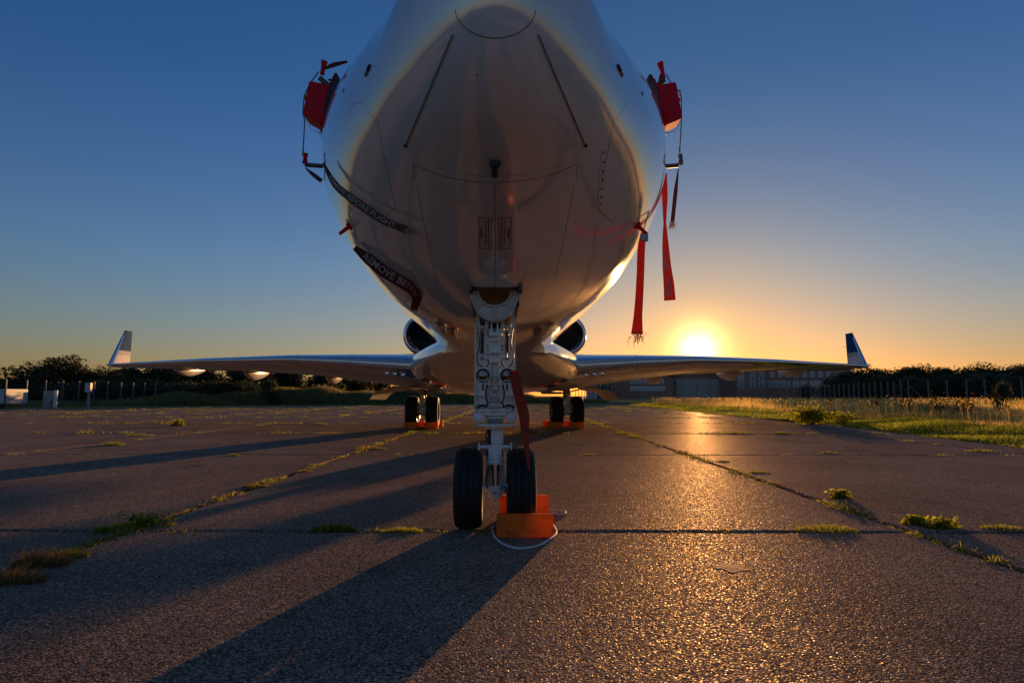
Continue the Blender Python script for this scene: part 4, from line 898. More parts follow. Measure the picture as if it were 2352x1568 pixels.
SIDES = {
 -1: dict(box=[(714, 193), (763, 202), (750, 259), (740, 292), (699, 269)], plate=[(777, 179), (763, 208), (752, 250), (748, 285), (748.5, 314)],
          cup=[(740, 171), (742, 158), (745, 142)], tube=[(735, 180), (748, 191), (760, 200)], flap=[(746, 158), (768, 149), (798, 142)],
          cord=[(732, 165), (711, 195), (699, 224), (696, 259), (699.5, 279), (697.7, 318), (696, 351)],
          ltube=[(701, 378.5), (746, 382)], lcup=[(700.6, 375), (701, 364), (702, 353)], lflap=[(702, 386), (718, 400), (739, 416)], disc=(747, 382),
          pin=(804, 519), pinh=(780, 537), cords=[[(738, 312), (744, 338), (759, 377), (777, 438), (798, 511)], [(748, 344), (768, 385), (788, 452), (803, 497)]], bolt=[(755, 183), (768, 188)], tb=(739, 297)),
 1: dict(box=[(1548.5, 195), (1501.6, 203.5), (1514, 250), (1525, 294), (1564, 277)], plate=[(1488, 182), (1501.6, 206), (1511.5, 250), (1515, 285), (1517, 315)],
          cup=[(1524, 181), (1521, 163), (1516, 145)], tube=[(1525, 184), (1516, 192), (1506, 198)], flap=[(1518, 172), (1517, 186), (1515, 200)],
          cord=[(1530, 170), (1543, 194), (1562, 214), (1565, 240), (1565, 275), (1563, 318), (1561, 345)],
          ltube=[(1557, 380), (1517, 383)], lcup=[(1563, 377), (1564, 366), (1562, 355)], lflap=None, disc=(1514, 384),
          pin=(1463, 517), pinh=(1486, 538), cords=[[(1530, 318), (1509, 415), (1479, 526)], [(1530, 318), (1528, 360), (1527, 394)]], bolt=[(1494, 190), (1505, 184)], tb=(1526, 297))}
for s, S in SIDES.items():
    side = 'left' if s < 0 else 'right'
    P_ = wp(S['box'], 4.30)
    b = MB(); b.plate([(p[0], p[2]) for p in P_], 4.25, 4.42); cov = tag(b.build('probe_box_cover', RED, None, bevel=.008, smooth=40), f'glossy red box cover clamped on the {side} side of the jet nose', 'cover')
    pl_ = spline(wp(S['plate'], 4.30), 6); rr = []
    for p in pl_:
        t = .009 * s
        rr.append([p + np.array([0, -.07, 0]), p + np.array([t, -.07, 0]), p + np.array([t, .03, 0]), p + np.array([0, .03, 0])])
    MB().loft(rr).build('backing_plate', RED, cov, smooth=40, bevel=0)
    rr2 = [[q_ + np.array([-s * .007, 0, 0]) for q_ in r_[:1] + [r_[0], r_[3], r_[3]]] for r_ in rr]
    rr2 = [[r_[0] + np.array([-s * .008, .002, 0]), r_[0] + np.array([-s * .001, .002, 0]), r_[3] + np.array([-s * .001, -.002, 0]), r_[3] + np.array([-s * .008, -.002, 0])] for r_ in rr]
    MB().loft(rr2).build('rubber_seal', BLACK, cov, smooth=40)
    a, b2 = wp(S['bolt'], 4.30); MB().cyl(a, b2, .009, n=10).build('clamp_bolt', BLACK, cov)
    t0 = at(*S['tb'], 4.28); MB().box(t0, (.012, .012, .05)).box(t0 + np.array([-s * .015, 0, -.014]), (.05, .012, .012)).build('tee_handle', BLACK, cov, bevel=.002)
    t1 = t0 + np.array([0, -.01, -.035])
    for k in (-1, 1): MB().tube([t1 + np.array([k * .008 + .016 * math.cos(x), 0, .011 * math.sin(x)]) for x in np.linspace(0, 2 * math.pi, 20)], .0016, 5).build('split_ring', STEEL, cov)
    c_ = MB(); c_.tube([at(*S['box'][0], 4.3) * .5 + at(*S['box'][-1], 4.3) * .5 + np.array([s * .002, 0, .02]), at(*S['box'][0], 4.3) * .5 + at(*S['box'][-1], 4.3) * .5 + np.array([s * .02, 0, .02])], [.022, .014], 10); c_.build('cover_grip', RED, cov)
    # tether cord
    c_ = MB(); c_.tube(spline(wp(S['cord'], 4.28), 8), .0042, 6); tc_ = tag(c_.build('tether_cord', CORD, None, smooth=60), f'thin weathered cord linking the probe sleeves round the {side} red box cover', 'cord')
    for i in (2, -1):
        p = at(*S['cord'][i], 4.28); MB().tube([p + np.array([0, 0, -.02]), p + np.array([0, 0, .022])], .007, 8).build('yellow_tape_wrap', YEL, tc_)
    tb0 = at(S['box'][-1][0], S['box'][-1][1], 4.28)
    MB().tube(spline([tb0, (tb0 + t1) / 2 + np.array([s * .01, 0, -.03]), t1], 8), .0016, 5).build('loop_wire', BLACK, tc_)
    # upper sleeve
    A = wp(S['cup'], 4.42); b = MB(); b.tube(A, [.018, .016, .026], 12); up_ = tag(b.build('probe_sleeve', RED, None, smooth=60), f'crumpled red probe sleeve above the {side} box cover', 'cover')
    MB().tube(wp(S['tube'], 4.42), [.021, .02, .019], 12).build('probe_tube', SLEEVE, up_, smooth=60)
    rb, _ = ribbon(wp(S['flap'], 4.40), [.02, .034, .018], .006); rb.build('sleeve_flap', FLAGD, up_, smooth=60)
    # lower probe and sleeve
    A = wp(S['lcup'], YC); b = MB(); b.tube(A, [.021, .015, .019], 12); lo_ = tag(b.build('probe_sleeve', RED if s < 0 else SLEEVE, None, smooth=60), f'small {"red" if s < 0 else "brown"} sleeve tied over the lower {side} air data probe', 'cover')
    MB().tube(wp(S['ltube'], YC), .0165, 14).build('probe_tube', SLEEVE if s < 0 else SLEEVE, lo_, smooth=60)
    if S['lflap']: rb, _ = ribbon(wp(S['lflap'], YC), [.008, .03, .034], .004); rb.build('sleeve_flap', FLAGD, lo_, smooth=60)
    p = at(*S['disc'], YC); MB().cyl(p + np.array([s * .004, 0, 0]), p - np.array([s * .012, 0, 0]), .055, n=24).build('probe_base_plate', ALU, fus)
    # cords down to the pin
    for k, cc in enumerate(S['cords']):
        Y1 = hit(*S['pin'])[0][1] - .03
        ys_ = np.linspace(4.27, Y1 if (k == 0 or s < 0) else 4.27, len(cc))
        c_ = MB(); c_.tube(spline([at(x, y, Y) for (x, y), Y in zip(cc, ys_)], 8), .0036, 6)
        tag(c_.build('hanging_cord', CORD, None, smooth=60), f'{["longer", "shorter"][k]} thin cord hanging below the {side} red box cover', 'cord')
    h = hit(*S['pin']); e = at(*S['pinh'], h[0][1] - .03)
    b = MB(); b.tube([h[0] + (e - h[0]) * t for t in (0, .12, .13, 1)], [.028, .028, .014, .011], 14)
    tag(b.build('static_port_plug', RED, None, smooth=40), f'red plug with a stubby handle in the {side} lower side of the nose', 'plug')
# streamers blown along the left side
def along(pts, off):
    o = []
    for k, (x, y) in enumerate(pts):
        h = hit(x, y)
        o.append(h[0] + h[1] * off if h else at(x, y, 4.4))
    return o
streamer(along([(762, 374), (788, 418), (823, 447), (861, 473), (894, 494), (920, 505), (944, 514)], .05), [.014, .04, .048, .05, .046, .042, .046], FLAGD, 'faded brown streamer blown across the upper left of the nose, frayed at its end', 'REMOVE BEFORE FLIGHT', (.12, .84))
streamer(along([(824, 562), (855, 587), (890, 614), (929, 637), (952, 655), (961, 675), (956, 700)], .035), [.035, .075, .085, .085, .07, .06, .055], FLAGL, 'shade-darkened red streamer curling under the left side of the nose, white lettering', 'REMOVE BEFORE', (.14, .80))
Yp = hit(1463, 517)[0][1] - .03
streamer([at(x, y, Yp) for x, y in ((1478, 535), (1473, 570), (1471, 628), (1468, 687), (1465, 730), (1463, 768))], [.036, .048, .048, .05, .055, .075], FLAG, 'orange-red streamer with a badly frayed end hanging from the right plug', None, wave=.012)
b = MB(); p = at(1480, 546, Yp - .01); b.box(p, (.05, .006, .05)); tag(b.build('streamer_tab', STEEL, None, bevel=.002), 'grey metal tab clipped on the top of the frayed streamer', 'tag')
streamer([at(x, y, 4.2) for x, y in ((1527, 398), (1527, 453), (1527, 511), (1528.5, 560), (1532, 614), (1536, 650), (1538.6, 690))], [.03, .042, .020, .045, .062, .074, .082], FLAG, 'long twisted red streamer hanging free at the far right of the nose', 'REMOVE BEFORE', (.56, .97), wave=.007, frayed=False, flip=-1)
streamer([at(x, y, YC) for x, y in ((1558, 388), (1552, 438), (1547.4, 482), (1544.5, 510))], [.008, .03, .03, .03], FLAGD, 'short narrow brown streamer hanging from the lower right probe sleeve', None, wave=.004)
streamer([at(x, y, Y) for x, y, Y in ((1180, 850, 3.90), (1190, 900, 3.87), (1203, 952, 3.84), (1207, 1008, 3.80), (1212, 1045, 3.785), (1215, 1079, 3.78))], [.068, .068, .070, .044, .026, .012], FLAG, 'plain dark red strap hanging from the nose gear beside the landing lamps', None, frayed=False, wave=.001)

# ================================================================ chocks
def chock(x0, x1, Ya, Yb, h, label, top=.45, m=ORANGE, name='wheel_chock', group=None):
    b = MB(); d = Yb - Ya; near = [(Ya, 0), (Yb, 0), (Yb - d * .12, h), (Ya + d * (1 - top - .12) * .3, h)]
    vs = [(x0, y, z + .002) for y, z in near] + [(x1, y, z + .002) for y, z in near]
    b.add(vs, [(0, 1, 2, 3), (7, 6, 5, 4), (0, 4, 5, 1), (1, 5, 6, 2), (2, 6, 7, 3), (3, 7, 4, 0)])
    return tag(b.build(name, m, None, bevel=.006), label, 'chock', group)
def nose_chock(px0, px1, Y, prof, label):
    xa, xb = at(px0, 1200, Y)[0], at(px1, 1200, Y)[0]; b = MB(); n_ = len(prof); vs = [(xa, y, z) for y, z in prof] + [(xb, y, z) for y, z in prof]
    b.add(vs, [tuple(range(n_)), tuple(range(2 * n_ - 1, n_ - 1, -1))] + [(i, (i + 1) % n_, n_ + (i + 1) % n_, n_ + i) for i in range(n_)]); return tag(b.build('wheel_chock', ORANGE, None, bevel=.007), label, 'chock')
nose_chock(1140.5, 1271, 3.81, [(3.815, .003), (3.805, .150), (3.85, .152), (3.885, .10), (3.93, .05), (3.99, .003)], 'large orange chock in front of the right nose wheel')
nose_chock(1148.5, 1261, 4.36, [(4.25, .003), (4.31, .06), (4.35, .11), (4.385, .172), (4.43, .172), (4.45, .003)], 'darker orange chock behind the right nose wheel')
b = MB(); rp = [G(x, y + 1) + np.array([0, 0, .010]) for x, y in ((1142, 1206), (1132, 1212), (1134.7, 1230.6), (1148.8, 1247), (1174.5, 1258.7), (1198, 1261.5), (1233, 1256), (1261, 1242), (1277.7, 1226), (1270.7, 1209.5), (1262, 1205))]
b.tube(spline(rp, 8), .0075, 8); tag(b.build('chock_rope', ROPE, None, smooth=60), 'white rope looped on the ground in front of the orange nose chock', 'rope')
b = MB(); rp = [G(x, y) + np.array([0, 0, .010]) for x, y in ((1262.5, 1171), (1282, 1173), (1296.4, 1175.5), (1298.8, 1181), (1287, 1183.7), (1268, 1179))]
b.tube(spline(rp, 8), .007, 8); tag(b.build('chock_rope', ROPE, None, smooth=60), 'short white rope loop at the right end of the rear nose chock', 'rope')
for i, (x0, x1, side, io) in enumerate(((928, 960, 'left', 'outer'), (974, 1006, 'left', 'inner'), (1258, 1290, 'right', 'inner'), (1308, 1341, 'right', 'outer'))):
    chock(at(x0, 975, 16.45)[0], at(x1, 975, 16.45)[0], 16.42, 16.62, .17, f'orange-red chock before the {io} wheel of the {side} main gear', group=None)
    xm = (at(x0, 975, 16.45)[0] + at(x1, 975, 16.45)[0]) / 2
    chock(xm - .24, xm + .24, 17.45, 17.65, .17, f'orange chock behind the {io} wheel of the {side} main gear')
for px_, m_, nm, lb, rz in ((1680, LEAFB, 'dry_leaf', 'flat dry orange-brown leaf lying on the right front slab', .3), (853, LEAFD, 'dry_leaf', 'dark wet leaf lying in the shadow on the left front slab', 1.0)):
    c = G(px_, 1303 if px_ > 1000 else 1306); b = MB(); r0 = .075 if px_ > 1000 else .06; vs = [(c[0], c[1], .0022)]
    for k in range(26):
        a = 2 * math.pi * k / 26; r_ = r0 * (1 + .18 * math.sin(5 * a) + random.uniform(-.1, .1)); vs.append((c[0] + r_ * math.cos(a + rz) * 1.1, c[1] + r_ * math.sin(a + rz) * 1.0, .0016))
    n_ = len(vs); vs += [(x, y, z - .001) for x, y, z in vs]
    b.add(vs, [(0, 1 + k, 1 + (k + 1) % 26) for k in range(26)] + [(n_, n_ + 1 + (k + 1) % 26, n_ + 1 + k) for k in range(26)]); tag(b.build(nm, m_, None, smooth=0), lb, 'leaf')

# ================================================================ vegetation
def blades(P, H, Wd, lean, yaw=None, segs=2, tintv=None):
    """curved tapering blades at the points P; returns verts, faces, tint per blade vertex"""
    n = len(P); Wd = np.broadcast_to(Wd, (n,)); H = np.broadcast_to(H, (n,)); yaw = rng.uniform(0, 2 * np.pi, n) if yaw is None else yaw
    ld = rng.uniform(0, 2 * np.pi, n); L = lean * rng.uniform(.3, 1, n) * H
    ax = np.stack([np.cos(yaw), np.sin(yaw), np.zeros(n)], 1) * (Wd / 2)[:, None]; le = np.stack([np.cos(ld), np.sin(ld), np.zeros(n)], 1)
    rows = []
    for k in range(segs + 1):
        t = k / segs; c = P + le * (L * t * t)[:, None] + np.array([0, 0, 1.]) * (H * (t - .12 * t * t))[:, None]
        if k < segs: w = 1 - .55 * t; rows += [c - ax * w, c + ax * w]
        else: rows.append(c)
    V = np.stack(rows, 1); m = V.shape[1]; base_ = (np.arange(n) * m)[:, None]
    F4 = [np.array([2 * k, 2 * k + 1, 2 * k + 3, 2 * k + 2]) for k in range(segs - 1)]; F3 = np.array([2 * segs - 2, 2 * segs - 1, 2 * segs])
    quads = np.concatenate([base_ + f for f in F4]) if F4 else np.zeros((0, 4), int); tris = base_ + F3
    tv = rng.uniform(0, 1, n) if tintv is None else tintv
    return V.reshape(-1, 3), quads, tris, np.repeat(tv, m)
def mesh_np(name, V, quads, tris, tint, m, parent=None, origin=(0, 0, 0)):
    me = bpy.data.meshes.new(name); nq, nt_ = len(quads), len(tris); o = np.array(origin, float)
    me.vertices.add(len(V)); me.vertices.foreach_set('co', (V - o).astype(np.float32).ravel())
    me.loops.add(nq * 4 + nt_ * 3); me.loops.foreach_set('vertex_index', np.concatenate([quads.ravel(), tris.ravel()]).astype(np.int32))
    me.polygons.add(nq + nt_); me.polygons.foreach_set('loop_start', np.concatenate([np.arange(nq) * 4, nq * 4 + np.arange(nt_) * 3]).astype(np.int32))
    me.update(calc_edges=True)
    a = me.attributes.new('tint', 'FLOAT', 'POINT'); a.data.foreach_set('value', tint.astype(np.float32))
    me.materials.append(m); ob = bpy.data.objects.new(name, me); C.objects.link(ob); ob.parent = parent; ob.location = tuple(o - wloc(parent)); WL[ob.name] = o; return ob
def merge(parts):
    V, Q, T, t = [], [], [], []; o = 0
    for v, q_, tr, ti in parts: V.append(v); Q.append(q_ + o); T.append(tr + o); t.append(ti); o += len(v)
    return np.concatenate(V), np.concatenate(Q), np.concatenate(T), np.concatenate(t)
def leaf_cards(P, size, up=.3):
    n = len(P); a = rng.normal(size=(n, 3)); a[:, 2] *= .6; a /= np.linalg.norm(a, axis=1, keepdims=True); b_ = rng.normal(size=(n, 3)); b_ -= a * (a * b_).sum(1, keepdims=True); b_ /= np.linalg.norm(b_, axis=1, keepdims=True)
    s_ = size * rng.uniform(.5, 1.2, n)[:, None]
    V = np.stack([P - a * s_, P + b_ * s_ * .5, P + a * s_, P - b_ * s_ * .5], 1).reshape(-1, 3)
    return V, (np.arange(n) * 4)[:, None] + np.arange(4), np.zeros((0, 3), int), np.repeat(rng.uniform(0, 1, n), 4)

def ground_h(x, y):
    """height of the rough ground beyond the apron: bank on the left and middle, low meadow on the right"""
    x = np.asarray(x, float); y = np.asarray(y, float)
    fx = [p[0] for p in EDGE_F[::-1]]; fy = [p[1] for p in EDGE_F[::-1]]
    ed = np.interp(x, fx, fy); d = y - ed
    bank = np.clip((d - .8) / 3.2, 0, 1); bank = bank * bank * (3 - 2 * bank)
    amp = np.interp(x, [-60, -36, -31, -22, -4, 8, 20], [.1, .1, .55, 1.25, 1.15, .25, 0]) + .22 * np.sin(x * .55) * (x > -31) * (x < 5) + .12 * np.sin(x * 1.7 + 1) * (x > -31) * (x < 5)
    back = np.clip(1 - (d - 6) / 14, .35, 1)
    er = np.interp(y, [p[1] for p in EDGE_R], [p[0] for p in EDGE_R]); dr = np.clip((x - er) / 2.5, 0, 1) * (y < 76)
    return np.maximum(bank * amp * back, dr * (.10 + .05 * np.sin(x * .9) * np.sin(y * .7))) - .03
def terrain(name, x0, x1, y0, y1, st, keep, m):
    xs = np.arange(x0, x1 + st, st); ys_ = np.arange(y0, y1 + st, st); X, Y = np.meshgrid(xs, ys_); Z = ground_h(X, Y) + .05 * np.sin(X * 2.1) * np.cos(Y * 1.7) * (st < 1)
    V = np.stack([X.ravel(), Y.ravel(), Z.ravel()], 1); nx = len(xs); q_ = []
    for j in range(len(ys_) - 1):
        for i in range(nx - 1):
            if keep(xs[i] + st / 2, ys_[j] + st / 2): a = j * nx + i; q_.append((a, a + 1, a + nx + 1, a + nx))
    return mesh_np(name, V, np.array(q_), np.zeros((0, 3), int), np.zeros(len(V)), m)
mg = terrain('meadow_ground', -60, 100, 0, 150, 1.0, lambda x, y: (y < 76 and x > edge_x(max(y, 2)) + .1) or (y > edge_y(min(x, 14.8)) + .1 and x < 15) or (y >= 75), TURF)
mg['kind'] = 'structure'; mg['label'] = 'uneven grassed ground with a low bank beyond the concrete'

def scatter(n, f): # rejection sampling in world xy
    o = np.zeros((0, 2))
    while len(o) < n:
        p = f(n); o = np.concatenate([o, p])
    return o[:n]
def right_pts(n, y0, y1, d0, d1, pw=1.0):
    y = y0 + (y1 - y0) * rng.uniform(0, 1, n)**pw; e = np.interp(y, [p[1] for p in EDGE_R], [p[0] for p in EDGE_R]); x = e + d0 + (d1 - d0) * rng.uniform(0, 1, n)**1.2
    return np.stack([x, y], 1)
def grass_patch(name, P, H, Wd, lean, m, label, segs=2, **k):
    z = ground_h(P[:, 0], P[:, 1]); P3 = np.stack([P[:, 0], P[:, 1], z - .02], 1)
    ob = mesh_np(name, *blades(P3, H, Wd, lean, segs=segs), m); return tag(ob, label, 'grass', kind='stuff')
def clumpy(P, sc_=1.3):
    return .5 + .5 * np.sin(P[:, 0] * sc_ + 1.3 * np.sin(P[:, 1] * sc_ * .8)) * np.cos(P[:, 1] * sc_ * .9 + np.sin(P[:, 0] * sc_ * .5))
# low green verge along the right edge of the apron
P = np.concatenate([right_pts(52000, 5, 24, -.05, 5.0, 1.2), right_pts(22000, 22, 60, -.1, 6.0)])
cl = clumpy(P); dist = np.hypot(P[:, 0], P[:, 1])
grass_patch('verge_grass', P, (.07 + .16 * cl) * rng.uniform(.5, 1.3, len(P)), .006 + dist * .0007, .7, GREEN, 'low green verge grass along the right edge of the concrete')
# tall dry meadow behind it
P = np.concatenate([right_pts(34000, 8, 30, 2.6, 15), right_pts(36000, 24, 62, 2.6, 34), right_pts(20000, 55, 76, 2, 52)])
Q_ = np.stack([rng.uniform(6, 75, 22000), rng.uniform(76, 112, 22000)], 1); P = np.concatenate([P, Q_])
cl = clumpy(P, .8); dist = np.hypot(P[:, 0], P[:, 1]); e = np.interp(P[:, 1], [p[1] for p in EDGE_R], [p[0] for p in EDGE_R]); ramp_ = np.clip((P[:, 0] - e - 2.2) / 3, .35, 1)
grass_patch('dry_meadow_grass', P, (.30 + .30 * cl) * ramp_ * rng.uniform(.45, 1.2, len(P)), .004 + dist * .00045, .6, GOLD, 'tall dry golden meadow grass glowing against the low sun')
# seed heads standing above it
P = right_pts(9000, 9, 64, 3.2, 30); z = ground_h(P[:, 0], P[:, 1]); H = rng.uniform(.5, .78, len(P)); P3 = np.stack([P[:, 0], P[:, 1], z], 1); d_ = np.hypot(P[:, 0], P[:, 1])
V1 = blades(P3, H, .003 + d_ * .00018, .25); top = P3 + np.array([0, 0, 1]) * (H * .84)[:, None]; V2 = blades(top, rng.uniform(.05, .14, len(P)), .006 + d_ * .00036, .8)
tag(mesh_np('seed_heads', *merge([V1, V2]), GOLD), 'feathery seed heads rising above the meadow', 'grass', kind='stuff')
# far verge and the bank on the left and middle
x = rng.uniform(-46, 14.5, 30000); ed = np.interp(x, [p[0] for p in EDGE_F[::-1]], [p[1] for p in EDGE_F[::-1]]); P = np.stack([x, ed + rng.uniform(-.2, 1.6, len(x))], 1)
grass_patch('far_verge_grass', P, rng.uniform(.05, .2, len(P)), .05, .6, GREEN, 'strip of short green grass at the far edge of the concrete')
x = rng.uniform(-32, 14.5, 60000); ed = np.interp(x, [p[0] for p in EDGE_F[::-1]], [p[1] for p in EDGE_F[::-1]]); P = np.stack([x, ed + 1.0 + 9 * rng.uniform(0, 1, len(x))**1.3], 1)
cl = clumpy(P, .7); grass_patch('bank_grass', P, (.35 + .45 * cl) * rng.uniform(.5, 1.2, len(P)), .045, .5, DARKG, 'tall coarse grass covering the bank behind the left wing')
x = rng.uniform(-60, -30, 9000); ed = np.interp(x, [p[0] for p in EDGE_F[::-1]], [p[1] for p in EDGE_F[::-1]]); P = np.stack([x, ed + 2.0 + 12 * rng.uniform(0, 1, len(x))], 1)
grass_patch('rough_grass_behind_fence', P, rng.uniform(.2, .7, len(P)), .05, .5, DARKG, 'dead brown grass behind the wire fence on the left')

# weeds in the joints
def clump_parts(c, r, h, n, wd, flat=.5, lean=1.0, ax=1.0):
    a = rng.uniform(0, 2 * np.pi, n); rr_ = r * np.sqrt(rng.uniform(0, 1, n)); P = np.stack([c[0] + rr_ * np.cos(a), c[1] + rr_ * np.sin(a) * ax, np.full(n, -.01)], 1)
    return blades(P, h * rng.uniform(.35, 1, n) * (1 - .5 * rr_ / r), np.full(n, wd), lean)
parts, dparts = [], []
def joint_line(p0, p1, dens, hmax, blank=.35):
    L = np.linalg.norm(np.array(p1) - np.array(p0)); n = int(L * dens); ph = rng.uniform(0, 6, 3)
    for k in range(n):
        t = rng.uniform(); s_ = t * L; g_ = .5 + .5 * math.sin(s_ * 2.1 + ph[0]) * math.sin(s_ * .9 + ph[1]) + .25 * math.sin(s_ * 5.3 + ph[2])
        if g_ < blank + rng.uniform(0, .25): continue
        c = np.array(p0) * (1 - t) + np.array(p1) * t + rng.normal(0, .014, 2); d_ = max(3, np.hypot(*c))
        if abs(c[0]) > 1.0 * c[1] + 2 or c[0] > edge_x(max(2, c[1])): continue
        (parts if rng.uniform() < .8 else dparts).append(clump_parts(c, .04 + .05 * g_ + .004 * d_, hmax * g_ * rng.uniform(.35, 1), int(np.clip(90 / d_, 10, 22)), .003 + d_ * .0007, lean=1.1, ax=.4))
for v in VL[2:]:
    joint_line(s2w(-44, v), s2w(16, v), 13.0 if v > 12 else 10.0, .22 if v > 12 else .075, .46 if v < 12 else .30)
for u in UL[1:-1]:
    dn = 22 if u in (-2.60, 2.62) else 6
    joint_line(s2w(u, 2), s2w(u, 24), dn, .15 if u in (-2.60, 2.62) else .10, .10 if u in (-2.60, 2.62) else .38); joint_line(s2w(u, 24), s2w(u, 62), 8, .22, .34)
joint_line(G(1787, 1003)[:2], G(2030, 1034)[:2], 5, .03, .5)
tag(mesh_np('joint_weeds', *merge(parts), WEED), 'moss and small weeds growing in the slab joints', 'weeds', kind='stuff')
tag(mesh_np('dry_joint_weeds', *merge(dparts), DRYW), 'withered brown weeds in the slab joints', 'weeds', kind='stuff')
# the bigger clumps one can point at
CL = [(765, 1218, .30, .11, WEED, 'spiky green grass tuft on the front cross joint left of the nose wheels'), (925, 1219, .26, .06, WEED, 'low green tuft on the front cross joint close to the left nose wheel'),
      (330, 1206, .46, .085, WEED, 'broad leafy green weed where the left long joint meets the front cross joint'), (243, 1221, .17, .09, WEED, 'small bright weed just left of the left joint crossing'),
      (160, 1277, .22, .09, WEED, 'green weed on the left long joint in front of the crossing'), (92, 1298, .30, .17, DRYW, 'tall tuft of dry brown grass near the left edge of the picture'), (25, 1335, .34, .13, DRYW, 'withered brown grass clump cut by the left picture edge'),
      (588, 1118, .26, .08, DRYW, 'reddish dry tuft on the left long joint beyond the crossing'), (700, 1082, .2, .05, WEED, 'pale green tuft high on the left long joint'), (1930, 1143, .20, .075, WEED, 'upright ferny weed on the right long joint'),
      (2105, 1203, .22, .06, WEED, 'ferny weed left of the right joint crossing'), (2165, 1211, .26, .075, WEED, 'largest ferny weed at the right joint crossing'), (1897, 1217, .45, .08, WEED, 'dark mossy mound on the front cross joint right of the chock'),
      (1745, 1085, .3, .06, WEED, 'mossy tuft half way along the right long joint'), (1660, 1060, .22, .05, WEED, 'dark tuft near the top of the right long joint'), (2300, 1213, .28, .06, WEED, 'flat yellow-green weed at the right end of the front cross joint'),
      (260, 1022, .4, .13, WEED, 'lone green weed standing between joints on the left slabs'), (406, 978, .45, .22, WEED, 'bushy green weed far out on the left slabs'), (535, 1046, .25, .07, WEED, 'small green weed on the second cross joint'),
      (735, 975, .5, .14, WEED, 'wide grassy tuft far left of the main wheels'), (320, 1000, .7, .10, WEED, 'long low yellow weed patch on the third cross joint'), (1700, 995, .7, .12, WEED, 'dark grass tuft on the gold-lit third joint'), (1795, 995, .5, .09, WEED, 'smaller flat tuft right of the gold-lit slab'),
      (860, 1030, .45, .07, DRYW, 'yellow straw patch on the left long joint before the main gear'), (2250, 1036, .5, .08, WEED, 'tuft at the right end of the second cross joint'), (1905, 1040, .3, .06, WEED, 'small tuft in the middle of the second cross joint on the right'), (1351, 1044, .25, .05, WEED, 'small tuft on the second cross joint right of the strut')]
for (x, y, r_, h_, m_, lb) in CL:
    c = G(x, y); d_ = np.hypot(c[0], c[1]); n_ = int(np.clip(1400 / d_**.7, 260, 650)); pr = [clump_parts(c, r_ * .5, h_, n_, .004 + d_ * .0006, lean=1.1, ax=.45)]
    if 'leafy' in lb or 'ferny' in lb or 'bushy' in lb:
        a = rng.normal(size=(int(260), 3)) * np.array([r_ * .2, r_ * .10, h_ * .25]) + np.array([c[0], c[1], h_ * .45]); a = a[a[:, 2] > .005]; pr.append(leaf_cards(a, .014 + .001 * d_))
    tag(mesh_np('weed_clump', *merge(pr), m_, origin=(c[0], c[1], 0)), lb, 'weed')

# bushes and trees
def crown_mesh(name, m, w, h, seed, n=1500, size=.22, z0=.25, sparse=0.):
    r_ = np.random.default_rng(seed); k = 16; cs = []
    for i in range(k):
        a = r_.uniform(0, 6.28); rr_ = r_.uniform(0, .36) * w; cs.append((rr_ * math.cos(a), rr_ * math.sin(a), h * (z0 + (1 - z0) * r_.uniform(.15, .86)), w * r_.uniform(.11, .21)))
    P = []
    for cx, cy, cz, cr in cs:
        m_ = n // k; d = r_.normal(size=(m_, 3)); d /= np.linalg.norm(d, axis=1, keepdims=True); P.append(np.array([cx, cy, cz]) + d * (cr * r_.uniform(.45, 1.12, m_)**.6)[:, None] * np.array([1, 1, .85]))
    # sprigs that break the outline
    d = r_.normal(size=(n // 8, 3)); d /= np.linalg.norm(d, axis=1, keepdims=True); P.append(np.array([0, 0, h * .6]) + d * np.array([w * .5, w * .5, h * .44]) * r_.uniform(.55, .98, (n // 8, 1)))
    P = np.concatenate(P); P = P[P[:, 2] > .05]; V, q_, t_, ti = leaf_cards(P, size)
    me_o = mesh_np(name, V, q_, t_, ti, m); return me_o
def trunk_mesh(h, w):
    b = MB(); b.tube([(0, 0, -.3), (.05, 0, h * .3), (-.05, .05, h * .55), (.02, 0, h * .8)], [.035 * h, .026 * h, .018 * h, .008 * h], 7)
    for k in range(5):
        a = k * 1.3; b.tube([(0, 0, h * (.3 + .08 * k)), (w * .16 * math.cos(a), w * .16 * math.sin(a), h * (.45 + .08 * k)), (w * .32 * math.cos(a), w * .32 * math.sin(a), h * (.55 + .07 * k))], [.013 * h, .009 * h, .004 * h], 5)
    return b
PROTO = []
for i, (m_, w, h, n_, sz, z0) in enumerate(((FOL, 7, 6, 6000, .17, .08), (FOL2, 6, 5.5, 5200, .17, .05), (FOL, 5.5, 7, 5600, .16, .2), (FOL2, 8, 5, 6400, .18, .02), (FOL3, 5, 5, 4400, .16, .1), (FOL2, 7, 7, 2600, .20, .30))):
    cr = crown_mesh('crown', m_, w, h, 40 + i, n_, sz, z0); tk = trunk_mesh(h, w).build('trunk', TRUNK, None, origin=(0, 0, 0)); PROTO.append((cr, tk, w, h))
def plant_tree(kind, x, y, z, h, sx, rz, label, name='tree', cat='tree', group=None):
    cr, tk, w, H = PROTO[kind]; e_ = empty(name, (x, y, z)); tag(e_, label, cat, group); e_.rotation_euler = (0, 0, rz); e_.scale = (sx * h / H, sx * h / H, h / H)
    for o_ in (cr, tk): c_ = o_.copy(); C.objects.link(c_); c_.parent = e_; c_.location = (0, 0, 0)
    return e_
def tree_px(px_, top, Y, kind, sx, label, group, name='tree', cat='tree', z=0):
    p = at(px_, top, Y); plant_tree(kind, p[0], Y, z, p[2] - z, sx, rng.uniform(0, 6.28), label, name, cat, group)
